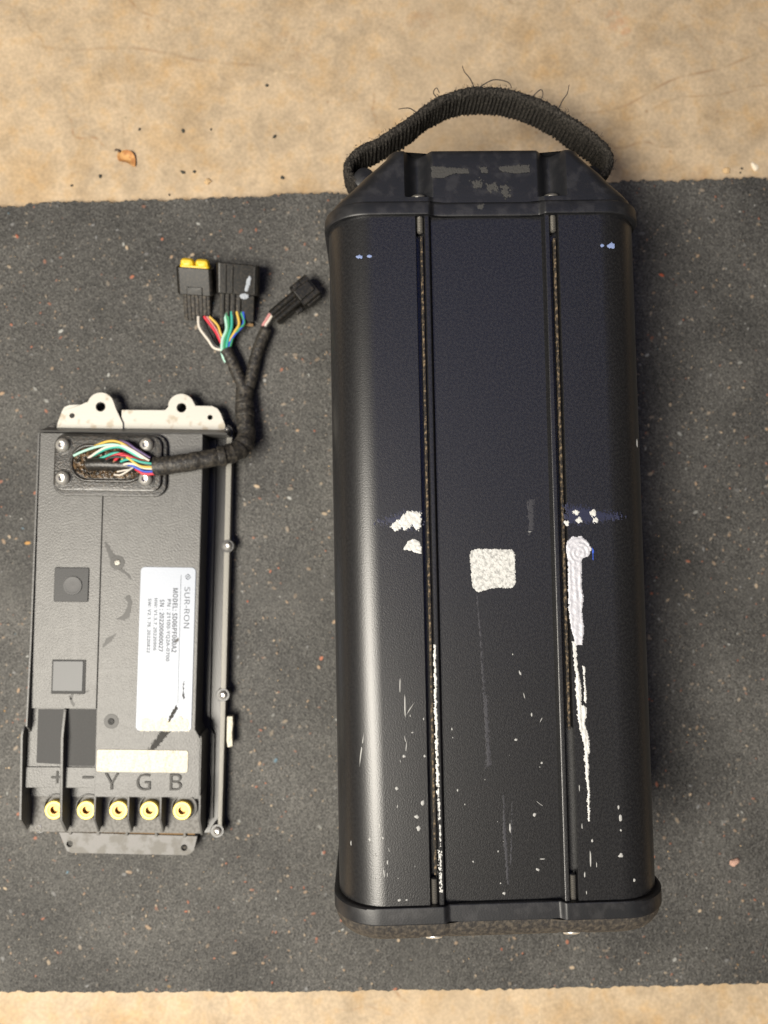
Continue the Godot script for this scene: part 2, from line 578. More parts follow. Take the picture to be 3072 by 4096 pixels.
func rubber_mat() -> void:
	var side := 1152
	var coarse := noise_image(noise(FastNoiseLite.TYPE_SIMPLEX_SMOOTH, 0.006, 4, 41), side).get_data()
	var crumbs := noise(FastNoiseLite.TYPE_CELLULAR, 0.30, 1, 42)
	crumbs.cellular_return_type = FastNoiseLite.RETURN_CELL_VALUE
	crumbs.cellular_jitter = 1.0
	var cell := noise_image(crumbs, side).get_data()
	var small := noise_image(noise(FastNoiseLite.TYPE_SIMPLEX_SMOOTH, 0.34, 2, 43), side).get_data()
	var px := PackedByteArray()
	px.resize(side * side * 3)
	var hp := PackedByteArray()
	hp.resize(side * side * 3)
	for i in side * side:
		var v := 0.268 + (coarse[i] / 255.0 - 0.5) * 0.11 + (cell[i] / 255.0 - 0.5) * 0.08 + (small[i] / 255.0 - 0.5) * 0.28
		px[i * 3] = clampi(int(v * 260.0), 0, 255)
		px[i * 3 + 1] = clampi(int(v * 255.0), 0, 255)
		px[i * 3 + 2] = clampi(int(v * 244.0), 0, 255)
		var h := clampi(int(cell[i] * 0.42 + small[i] * 0.5), 0, 255)
		hp[i * 3] = h
		hp[i * 3 + 1] = h
		hp[i * 3 + 2] = h
	# chips of coloured and pale rubber pressed into the sheet
	var chips := [Color(0.62, 0.52, 0.42), Color(0.55, 0.5, 0.44), Color(0.7, 0.62, 0.52), Color(0.66, 0.4, 0.3), Color(0.5, 0.5, 0.5), Color(0.66, 0.66, 0.64), Color(0.45, 0.42, 0.38), Color(0.72, 0.34, 0.22), Color(0.7, 0.52, 0.28), Color(0.36, 0.5, 0.58)]
	for i in 5200:
		var p := Vector2(rng.randf(), rng.randf()) * side
		var r := rng.randf_range(0.5, 1.2) if i % 6 else rng.randf_range(1.0, 2.2)
		var c: Color = chips[mini(int(absf(rng.randfn(0, 3.0))), 9)]
		var s := rng.randf_range(0.4, 1.0)
		var q := rng.randf_range(1.0, 2.0)
		var a := rng.randf() * PI
		dab(px, side, p, r, c, s, q, a)
		dab(hp, side, p, r + 0.4, Color(0.95, 0.95, 0.95), s, q, a)
	for i in 70:
		var p := Vector2(rng.randf(), rng.randf()) * side
		stroke(px, side, p, p + Vector2.from_angle(rng.randf() * TAU) * rng.randf_range(14, 60), Color(0.42, 0.4, 0.37), 0.5, rng.randf_range(0.15, 0.5), 5.0)
	var m := StandardMaterial3D.new()
	m.albedo_texture = ImageTexture.create_from_image(Image.create_from_data(side, side, false, Image.FORMAT_RGB8, px))
	m.roughness = 0.72
	m.heightmap_enabled = true
	m.heightmap_texture = ImageTexture.create_from_image(Image.create_from_data(side, side, false, Image.FORMAT_RGB8, hp))
	m.heightmap_scale = 0.07
	var rag := noise(FastNoiseLite.TYPE_SIMPLEX_SMOOTH, 90.0, 3, 47)
	var far := PackedVector3Array()
	var near := PackedVector3Array()
	var n := 720
	for i in n + 1:
		var x := -0.60 + 1.24 * i / n
		far.append(Vector3(x, 0.009, -0.2790 - 0.0476 * x + rag.get_noise_2d(x, 0) * 0.0020 + rag.get_noise_2d(x * 0.12, 3) * 0.0022 + rng.randf_range(-0.0008, 0.0008)))
		near.append(Vector3(x, 0.009, 0.3362 - 0.030 * (x - 0.05) * (x - 0.05) + rag.get_noise_2d(x, 7) * 0.0016 + rng.randf_range(-0.0003, 0.0003)))
	var t := PackedVector3Array()
	for i in n:
		var a := far[i]
		var b := far[i + 1]
		var c := near[i + 1]
		var d := near[i]
		var low := Vector3(0, -0.0088, 0)
		var bev := Vector3(0, -0.0008, 0.0)
		t.append_array([a, b, c, a, c, d])
		for w in [[b, a, -0.0007], [d, c, 0.0007]]:
			var u: Vector3 = w[0]
			var v: Vector3 = w[1]
			var out := Vector3(0, 0, w[2])
			t.append_array([u, v, v + bev + out, u, v + bev + out, u + bev + out])
			t.append_array([u + bev + out, v + bev + out, v + low + out, u + bev + out, v + low + out, u + low + out])
	for w in [[far[0], near[0]], [near[n], far[n]]]:
		var low := Vector3(0, -0.0088, 0)
		t.append_array([w[0], w[1], w[1] + low, w[0], w[1] + low, w[0] + low])
	var o := part("rubber_mat", build(t, 50, 1.0 / 0.70), m, self)
	tag(o, "dark speckled rubber mat with rough cut edges under the battery and controller", "mat")


# ================================================================ battery
const FACE := 140.0


func shell_loop(z: float) -> PackedVector3Array:
	"""Section of the extruded case: raised side panels, two screw slots, a lower middle panel."""
	var o := PackedVector2Array()
	for k in 15:
		var a := PI - PI / 2 * k / 14
		o.append(Vector2(-67 + 28 * cos(a), 112 + 28 * sin(a)))
	var half := [[-42.6, 140], [-42.2, 139.6], [-42.1, 134], [-37.4, 134], [-37.3, 139.4], [-36.8, 140], [-35.0, 140], [-34.5, 139.8], [-33.5, 137.0], [-33.0, 136.4]]
	for p in half:
		o.append(Vector2(p[0], p[1]))
	for i in range(half.size() - 1, -1, -1):
		o.append(Vector2(-half[i][0], half[i][1]))
	for k in 15:
		var a := PI / 2 - PI / 2 * k / 14
		o.append(Vector2(67 + 28 * cos(a), 112 + 28 * sin(a)))
	for k in 9:
		var a := -PI / 2 * k / 8
		o.append(Vector2(71 + 24 * cos(a), 24 + 24 * sin(a)))
	for k in 9:
		var a := -PI / 2 - PI / 2 * k / 8
		o.append(Vector2(-71 + 24 * cos(a), 24 + 24 * sin(a)))
	var l := PackedVector3Array()
	for p in o:
		l.append(V(p.x - 3, p.y, z))
	return l


func cap_loop(z: float, hw: float, r: float, top: float, groove: float, dip: float, bottom := 1.0) -> PackedVector3Array:
	"""Section of an end cap; groove is the depth of the two round screw channels, dip that of the middle panel."""
	var o := PackedVector2Array()
	for k in 11:
		var a := PI - PI / 2 * k / 10
		o.append(Vector2(-(hw - r) + r * cos(a), top - r + r * sin(a)))
	var flat := hw - r
	var across := PackedFloat32Array()
	for k in 29:
		across.append(30.8 + 18.4 * k / 28.0)
	for i in 85:
		var x: float
		if i < 29:
			x = -across[28 - i]
		elif i >= 56:
			x = across[i - 56]
		else:
			x = -30.8 + 61.6 * (i - 28.5) / 27.5
		x = clampf(x, -flat, flat)
		var y := top - dip * (1.0 - smoothstep(31.0, 35.0, absf(x)))
		var d := absf(absf(x) - 40.0) / 8.6
		if groove > 0 and d < 1.0:
			y -= groove * pow(0.5 + 0.5 * cos(PI * d), 0.62)
		o.append(Vector2(x, y))
	for k in 11:
		var a := PI / 2 - PI / 2 * k / 10
		o.append(Vector2(hw - r + r * cos(a), top - r + r * sin(a)))
	o.append(Vector2(hw, bottom + 10))
	o.append(Vector2(hw - 10, bottom))
	o.append(Vector2(-hw + 10, bottom))
	o.append(Vector2(-hw, bottom + 10))
	var l := PackedVector3Array()
	for p in o:
		l.append(V(p.x - 3, p.y, z))
	return l


func inside(x: float, z: float, poly: PackedVector2Array) -> float:
	"""How far inside the outline a point lies, in mm (negative outside)."""
	var best := 1e9
	var q := Vector2(x, z)
	for i in poly.size():
		var c := Geometry2D.get_closest_point_to_segment(q, poly[i], poly[(i + 1) % poly.size()])
		best = minf(best, q.distance_squared_to(c))
	return sqrt(best) * (1.0 if Geometry2D.is_point_in_polygon(q, poly) else -1.0)


func smear(outline: Array, base: float, thick: float, ragged: float, rough: float, seed_: int, ridges := Vector2.ZERO, cell := 0.36) -> ArrayMesh:
	"""A lump of paste or a film of dirt with an uneven surface and a ragged rim, lying on a level face (mm)."""
	var poly := PackedVector2Array()
	for i in range(0, outline.size(), 2):
		poly.append(Vector2(outline[i], outline[i + 1]))
	var lo := poly[0]
	var hi := poly[0]
	for p in poly:
		lo = lo.min(p)
		hi = hi.max(p)
	lo -= Vector2.ONE * 2
	hi += Vector2.ONE * 2
	var n1 := noise(FastNoiseLite.TYPE_SIMPLEX_SMOOTH, 0.35, 3, seed_)
	var n2 := noise(FastNoiseLite.TYPE_SIMPLEX_SMOOTH, 0.22, 3, seed_ + 5)
	var nx := int((hi.x - lo.x) / cell) + 2
	var nz := int((hi.y - lo.y) / cell) + 2
	var f := PackedFloat32Array()
	var h := PackedFloat32Array()
	f.resize(nx * nz)
	h.resize(nx * nz)
	for j in nz:
		for i in nx:
			var x := lo.x + i * cell
			var z := lo.y + j * cell
			var k := j * nx + i
			f[k] = inside(x, z, poly) + (0.6 * n1.get_noise_2d(x * 1.6, z * 0.8) + 0.6 * n1.get_noise_2d(x * 5.0 + 90.0, z * 2.6)) * ragged
			var stroke_ := 0.0
			if ridges.x > 0:
				stroke_ = sin((x + 0.6 * n2.get_noise_2d(x * 0.3, z * 0.4)) * ridges.x + 3.0 * n2.get_noise_2d(x * 0.2, z * 0.08))
			elif ridges.x < 0:
				stroke_ = sin(Vector2(x - ridges.y, z - 3.0).length() * -ridges.x)
			h[k] = thick * (0.55 + 0.45 * n2.get_noise_2d(x, z) * 1.6 + 0.3 * stroke_) + rough * n1.get_noise_2d(x * 3.0 + 50, z * 3.0)
	var t := PackedVector3Array()
	var at := func(i: int, j: int) -> Vector3:
		var k := j * nx + i
		var rise := clampf(f[k] / maxf(thick * 1.5, 0.35), 0.0, 1.0)
		return V(lo.x + i * cell, base - 0.06 + maxf(h[k], 0.03) * sqrt(rise) + 0.07 * rise, lo.y + j * cell)
	for j in nz - 1:
		for i in nx - 1:
			var k := j * nx + i
			var c := int(f[k] > 0) + int(f[k + 1] > 0) + int(f[k + nx] > 0) + int(f[k + nx + 1] > 0)
			if c < 2:
				continue
			var a: Vector3 = at.call(i, j)
			var b: Vector3 = at.call(i + 1, j)
			var d: Vector3 = at.call(i, j + 1)
			var e: Vector3 = at.call(i + 1, j + 1)
			t.append_array([a, b, e, a, e, d])
	return build(t, 60)


func specks(list: Array, base: float, thick: float, seed_: int) -> PackedVector3Array:
	"""Dried drops: each (x, z, half width, half length, turn) in mm becomes a low dome with an uneven rim."""
	var r := RandomNumberGenerator.new()
	r.seed = seed_
	var t := PackedVector3Array()
	for s in list:
		var loops := []
		var wob := []
		for k in 9:
			wob.append(r.randf_range(0.72, 1.25))
		for ring in [[1.0, -0.06], [0.86, 0.55], [0.5, 0.95]]:
			var l := PackedVector3Array()
			for k in 9:
				var a := TAU * k / 9
				var p: Vector2 = Vector2(cos(a) * s[2], sin(a) * s[3]) * ring[0] * wob[k]
				p = p.rotated(s[4])
				l.append(V(s[0] + p.x, base + (thick * ring[1] if ring[1] > 0 else -0.06), s[1] + p.y))
			loops.append(l)
		t.append_array(outward(loft(loops)))
	return t


func battery() -> void:
	var t := thing("battery_pack", "big black metal battery case with webbing carry handle lying on the mat", "battery", Vector3(0.0764, 0.009, 0.003), 0.0195)
	part("case", solid(loft([shell_loop(-203), shell_loop(206)]), 32), M.shell, t)
	# upper end cap: a lip round the case, then a tapering cap with two screw channels
	var lip := [cap_loop(-198, 95.6, 28, 140.8, 0, 3.6), cap_loop(-198.2, 97.0, 28, 141.9, 0, 3.2), cap_loop(-199.2, 97.6, 28, 142.3, 0, 3.0), cap_loop(-204.8, 97.4, 28, 142.1, 0, 2.8), cap_loop(-206.0, 96.6, 25.5, 141.2, 0, 2.4), cap_loop(-206.6, 95.2, 24.5, 140.2, 0, 2.0)]
	part("cap_lip", solid(loft(lip), 40), M.cap, t)
	var cap := [cap_loop(-205.5, 94.6, 24, 140.0, 0, 2.0), cap_loop(-209.4, 92.5, 22, 139.9, 0, 1.8), cap_loop(-209.9, 92.0, 21.5, 139.9, 3.0, 1.8), cap_loop(-210.2, 91.5, 21, 139.9, 9.0, 1.8), cap_loop(-213, 88, 19, 139.8, 9.0, 1.6), cap_loop(-219, 80.3, 17, 139.5, 9.0, 1.4), cap_loop(-225, 73.4, 14, 139.2, 9.0, 1.2), cap_loop(-231, 65.6, 12, 138.8, 9.0, 1.0), cap_loop(-236, 59.4, 10, 138.4, 9.0, 0.8), cap_loop(-238.4, 58, 8, 137.6, 8.6, 0.6), cap_loop(-239.4, 57.0, 7, 136.2, 8.0, 0.4), cap_loop(-239.8, 55.5, 6, 134.5, 7.0, 0.2)]
	part("upper_cap", solid(loft(cap), 42), M.cap, t)
	part("cap_shoulder", solid(rbox(V(0, 40, -236), V(174, 36, 62), 0.014, 0.005)), M.cap, t)
	for x in [-43.0, 37.0]:
		part("cap_screw", solid(lathe([Vector2(0.2, 0), Vector2(4.4, 0), Vector2(4.5, 0.6), Vector2(4.1, 1.6), Vector2(2.8, 2.2), Vector2(2.4, 2.2), Vector2(2.1, 0.9), Vector2(0.2, 0.9)].map(func(p): return p * MM), V(x, 135.0, -210.4), Vector3(0, 0.25, -1)), 30), M.dark_steel, t)
	# worn rubbed patches on the cap
	for w in [[[-35, -228.6, -13, -227, -13, -224.2, -22, -224.3, -28, -221.8, -35, -221.6], 0.5], [[-6, -227.6, -2, -228, -1.5, -224.5, -5.5, -224.6], 0.7], [[5, -228, 23.5, -229.2, 23.6, -224.8, 16, -224, 6, -225.6], 0.6], [[-11, -219, -6, -220, -5, -216, -10, -215.6], 2.2], [[-2, -217.6, 3, -218.4, 4, -214, -1, -213.4], 2.4], [[6, -216, 10, -217, 11.4, -210, 8, -209.4], 2.0], [[-9, -204.6, -4, -205, -5, -201.4, -8, -202], 0.6]]:
		var y: float = 138.5 if w[0][1] < -215 else 138.45
		if w[0][1] > -206:
			y = 139.3
		var o := part("scuff", smear(w[0], y, 0.05, w[1] * 1.8, 0.02, 70 + int(w[0][0])), M.worn, t)
		o.set_meta("label", "pale rubbed patch on the black end cap")
	# lower end cap: band and scuffed foot
	var band := [cap_loop(200.4, 95.4, 26.4, 140.3, 0, 3.6), cap_loop(200.8, 97.2, 28, 141.6, 0, 3.2), cap_loop(201.6, 98, 28, 142.0, 0, 3.0), cap_loop(209.4, 98, 28, 141.9, 0, 2.2), cap_loop(210.2, 97.7, 28, 141.6, 0, 2.0)]
	part("lower_cap", solid(loft(band), 40), M.cap, t)
	var foot := [cap_loop(210.0, 97.5, 28, 141.4, 0, 1.8), cap_loop(214, 96.6, 27, 140.2, 0, 1.4), cap_loop(218.5, 94.8, 26, 137.0, 0, 1.0), cap_loop(220.4, 93.6, 25.6, 135.0, 0, 0.8), cap_loop(220.8, 93.4, 25.5, 134.6, 8, 0.8), cap_loop(223, 91.6, 24, 131, 8, 0.6), cap_loop(226, 89, 22, 123, 8, 0.4), cap_loop(228, 86, 20, 112, 8, 0.2)]
	part("scuffed_foot", solid(loft(foot), 40), M.foot, t)
	for x in [-43.0, 37.0]:
		part("foot_screw", solid(lathe([Vector2(0.2, 0), Vector2(5.0, 0), Vector2(5.2, 1.0), Vector2(4.6, 2.4), Vector2(2.4, 2.8), Vector2(0.2, 1.6)].map(func(p): return p * MM), V(x, 129.5, 221.4), Vector3(0, 0.6, 1)), 30), M.steel, t)
	# bolts whose threads show in the slots, and the dirty seal strip between them
	for x in [-42.75, 36.75]:
		for e in [[-206.0, -188.5], [186.5, 207.0]]:
			var prof := [Vector2(0.3, 0)]
			var n := int((e[1] - e[0]) / 0.5)
			for i in n:
				prof.append(Vector2(2.15 if i % 2 else 1.65, i * 0.5 + 0.2))
			prof.append(Vector2(0.3, n * 0.5 + 0.2))
			part("bolt", solid(lathe(prof.map(func(p): return p * MM), V(x, 136.9, e[0]), Vector3(0, 0, 1), 18), 25), M.dark_steel, t)
		part("seal_strip", solid(rbox(V(x + 0.9, 136.2, -1 if x < 0 else -40), V(1.5, 2.4, 372 if x < 0 else 290), 0.0004)), M.seal, t)
	paste_marks(t)
	handle(t)


func paste_marks(t: Node3D) -> void:
	var hi := FACE
	var mid := 136.4
	var sp := func(called: String, m: Material, label: String, mesh: Mesh) -> void:
		var o := part(called, mesh, m, t)
		o.set_meta("label", label)
	sp.call("foam_residue", M.pad, "square grey white patch of pad residue on the middle panel", smear([-17, 0.6, -14, -0.6, 3, 0.0, 7.6, 0.4, 8.8, 3, 8.8, 20, 7, 22.6, -2, 22.4, -8, 23.4, -13, 24.8, -16.6, 22, -17.6, 4], mid, 0.22, 0.9, 0.1, 11))
	sp.call("paste_smear", M.grey_paste, "round grey dab of paste beside the right slot", smear([38.6, -3.5, 42, -6.6, 47, -6.8, 51, -3.6, 53.3, 0.6, 51.5, 4.6, 47.6, 6.4, 46.6, 9, 39.4, 8.6, 38.4, 3], hi, 0.55, 0.6, 0.05, 12, Vector2(-2.6, 45.5)))
	sp.call("paste_smear", M.grey_paste, "long runny streak of grey paste down the right panel", smear([39.2, 7, 47, 7.5, 46.6, 22, 47.4, 30, 46.2, 36, 47, 47, 45.8, 56, 41.6, 56, 39.6, 46, 38.6, 36, 38.8, 20], hi, 0.5, 0.9, 0.08, 13, Vector2(2.1, 0)))
	sp.call("paste_smear", M.paste, "narrow white tail of the paste streak", smear([39.9, 54, 42.2, 54, 42.6, 68, 44.4, 80, 44.2, 90, 47.4, 92, 47, 97, 45.4, 100, 47.8, 108, 48.2, 117, 46, 121.5, 44.6, 112, 42, 100, 41.2, 88, 41, 72], hi, 0.5, 1.1, 0.1, 14, Vector2(2.4, 0)))
	sp.call("paste_smear", M.paste, "small beads of paste beside the white tail", smear([45.6, 68, 47, 68.6, 46.8, 76, 47.3, 84, 47.2, 90, 45.9, 89, 46, 78], hi, 0.5, 0.9, 0.1, 15))
	sp.call("paste_smear", M.paste, "thin dry end of the paste streak", smear([44.6, 119, 47.2, 119, 47.2, 138, 46.8, 156, 45.9, 156, 45.8, 138], hi, 0.3, 1.5, 0.05, 16, Vector2(3.0, 0)))
	sp.call("paste_smear", M.paste, "half round white paste dab beside the left slot", smear([-57, -0.8, -54, -5.6, -51, -7.2, -47.6, -6, -46, -2.6, -46, 1.6, -49, 1.2, -53, -0.4], hi, 0.5, 0.5, 0.05, 17, Vector2(-2.6, -49)))
	sp.call("blue_tint", M.blue_tint, "dark blue tint beside the left slot", smear([-73, -17.5, -64, -20, -56, -23, -46, -23, -46, -13, -58, -13, -66, -16], hi, 0.05, 5.5, 0.02, 18))  # blue tint from lens noise, laid on as a thin colour film
	sp.call("blue_tint", M.blue_tint, "dark blue tint fading away from the right slot", smear([38.5, -25, 48, -23.8, 60, -21, 72, -17.6, 60, -15.6, 46, -13.8, 38.5, -14], hi, 0.05, 5.5, 0.02, 19))
	sp.call("paste_smear", M.paste, "blotchy white paste patch above the half round dab", smear([-58.5, -18.6, -54, -23.4, -48, -22.8, -46, -22, -46, -13, -49, -12.4, -51.6, -14.6, -55.5, -11.6, -57, -13.6, -61.5, -11.2, -63.6, -14, -61, -18], hi, 0.4, 1.8, 0.12, 20))
	for w in [[44.5, -20.5, 1.8], [46.2, -16.2, 2.0], [54.5, -20, 2.2], [56, -16, 1.7], [38.9, -14.4, 1.5]]:
		var c := []
		for k in 10:
			var a: float = TAU * k / 10
			c.append_array([w[0] + cos(a) * w[2], w[1] + sin(a) * w[2]])
		sp.call("paste_smear", M.paste, "small white paste blot on the blue tint", smear(c, hi, 0.3, 1.6, 0.1, 23 + int(w[0])))
	sp.call("blue_mark", M.wire_blue, "small bright blue drip at the rim of the round dab", smear([53.2, -1, 54.4, 1.6, 54, 6, 53.4, 9, 53.2, 4], hi, 0.15, 0.4, 0.02, 30))
	for c in [[-79, -173.8, 1.9, 1.0], [-73.2, -174, 1.4, 0.8], [65, -179, 1.6, 0.8], [70.6, -178.8, 2.4, 1.6]]:
		sp.call("blue_mark", M.blue_white, "pale blue white scrape near the upper end", smear([c[0] - c[2], c[1], c[0], c[1] - c[3], c[0] + c[2], c[1] - c[3] * 0.5, c[0] + c[2] * 0.8, c[1] + c[3], c[0] - c[2] * 0.4, c[1] + c[3]], hi, 0.1, 0.7, 0.03, 31 + int(c[0])))
	# paste squeezed along the ridge beside the left slot
	sp.call("paste_bead", M.paste, "white bead of paste along the ridge of the left slot", smear([-40.2, 54, -38.9, 54, -39.0, 90, -38.7, 130, -38.4, 168, -39.2, 168, -40.3, 130, -40.5, 90], 139.9, 0.45, 1.1, 0.12, 40))
	sp.call("paste_bead", M.paste, "broken white paste spots at the foot of the left ridge", smear([-39.9, 170, -38.6, 170, -38.6, 196, -39.8, 196], 139.9, 0.4, 2.0, 0.12, 46))
	# dried drops
	var drops := [[-58.6, 116.7, 1.2, 1.0, 0], [-63.2, 134.7, 1.2, 1.0, 0.4], [-48.7, 143.4, 1.0, 1.7, 0.3], [-52.1, 151, 1.3, 1.2, 0], [-51.3, 157.5, 1.2, 1.5, 0], [-79.1, 163.5, 1.0, 1.1, 0], [-73.4, 155.1, 0.6, 1.6, -0.2], [-71.5, 162.2, 0.7, 0.7, 0], [-71.3, 181.6, 0.45, 2.3, -0.1], [-69.5, 182.8, 0.35, 1.5, 0], [-76.4, 185.5, 0.35, 2.0, -0.1], [-69.2, 175.8, 0.5, 1.5, 0], [-63, 197, 1.2, 0.6, -0.3], [-58.7, 196.9, 0.8, 0.5, -0.3], [64.6, 154.8, 1.0, 1.7, 0], [63.6, 148.8, 0.6, 1.5, 0], [64.6, 161.7, 0.7, 0.8, 0], [64.1, 175.8, 1.5, 1.2, -0.5], [46.6, 177, 0.5, 4.5, 0], [43, 186, 0.4, 1.6, 0], [43.7, 196, 0.3, 1.4, 0], [50, 180.5, 0.3, 1.6, 0], [48, 167, 0.6, 1.0, 0], [42.3, 159, 0.35, 1.6, 0], [41.5, 137, 0.3, 2.0, 0], [71.8, 190.5, 0.7, 1.1, 0], [-60, 76, 0.4, 4.5, 0.05], [-57.5, 88, 0.5, 6.5, 0.0], [-54.5, 90, 0.3, 4.0, 0.6], [-54.6, 94, 0.3, 0.9, 0], [-57.2, 111, 0.35, 2.8, 0.1], [-57.8, 107, 0.35, 1.8, -0.2], [-53.6, 103.5, 0.8, 0.5, -0.3], [-46.8, 117, 0.7, 0.8, 0], [-47, 96, 0.4, 0.8, 0], [-83.4, 117, 0.5, 5.5, 0.15], [-81.8, 107, 0.3, 3.5, 0.15], [-90, 168, 0.4, 1.3, 0], [-76, 172, 0.35, 1.4, 0], [-63, 145, 0.3, 1.0, 0.2], [-68.2, 169, 0.3, 1.5, -0.3], [86, -62, 0.9, 2.4, -0.1]]
	for i in 3:
		drops.append([rng.randf_range(-86, -44), rng.randf_range(96, 198), rng.randf_range(0.2, 0.45), rng.randf_range(0.3, 0.9), rng.randf_range(-0.4, 0.4)])
	for d in drops:
		var drop_y := hi
		if absf(d[0] + 3) > 67.0:
			drop_y = 112 + sqrt(maxf(0.0, 784.0 - pow(absf(d[0] + 3) - 67.0, 2.0)))
		var o := part("paint_drop", solid(specks([[0, 0, d[2], d[3], d[4]]], 0.0, 0.35, int(d[0] * 31 + d[1] * 7)), 70), M.drop, t)
		o.position = V(d[0], drop_y, d[1])
		if absf(d[0] + 3) > 67.0:
			o.rotation.z = asin(clampf((absf(d[0] + 3) - 67.0) / 28.0, 0, 1)) * (1.0 if d[0] < 0 else -1.0)
	var lows := [[6.6, 110.2, 0.9, 0.8, 0], [16.1, 153.2, 0.9, 1.2, 0.2], [21.2, 123.7, 0.8, 0.6, 0], [-2.7, 196.7, 1.0, 0.9, 0], [1.7, 160.2, 0.6, 2.6, 0], [10, 72, 0.6, 1.7, -0.4], [12, 85, 0.25, 2.0, -0.2], [16, 96, 0.5, 1.2, 0], [21.5, 99, 0.3, 1.8, 0.5], [6, 61, 0.5, 0.6, 0.3], [20, 178, 1.8, 0.4, 0], [17, 184, 1.2, 0.7, 0.5], [-5.5, 173, 0.5, 0.7, 0], [19.5, 147, 0.25, 2.3, -0.9], [-30.5, 103, 0.5, 0.8, 0], [-30, 108, 0.4, 0.5, 0], [-20, 178.5, 0.6, 0.6, 0], [-28, 138, 0.5, 0.8, 0], [-24, 146, 0.4, 0.5, 0], [18, -10, 1.2, 0.3, 0], [-4.6, 191, 0.5, 0.5, 0], [20, 126, 0.3, 0.4, 0]]
	for i in 4:
		lows.append([rng.randf_range(-33, 24), rng.randf_range(60, 198), rng.randf_range(0.15, 0.35), rng.randf_range(0.2, 0.5), rng.randf_range(-0.4, 0.4)])
	for d in lows:
		var o := part("paint_drop", solid(specks([[0, 0, d[2], d[3], d[4]]], 0.0, 0.3, int(d[0] * 37 + d[1] * 5)), 70), M.drop, t)
		o.position = V(d[0], mid, d[1])
	# long dry scrapes on the middle panel
	for s in [[[-14.4, 26, -13.6, 26, -11.4, 60, -9.6, 118, -10.8, 118, -12.4, 70], 1.6], [[-2, 140, -1.3, 140, 0.4, 192, -0.9, 192, -2.6, 165], 1.3], [[3.2, 142, 3.8, 142, 2.4, 176, 0.6, 186, 1.6, 170], 1.1], [[-11, 84, -9.4, 84, -8.4, 124, -11.4, 126], 2.0], [[17, -28, 21, -30, 20.4, -12, 17.6, -8], 2.6]]:
		sp.call("scrape", M.haze_scuff, "thin dull scrape running down the middle panel", smear(s[0], mid, 0.03, s[1], 0.02, 50 + int(s[0][1])))


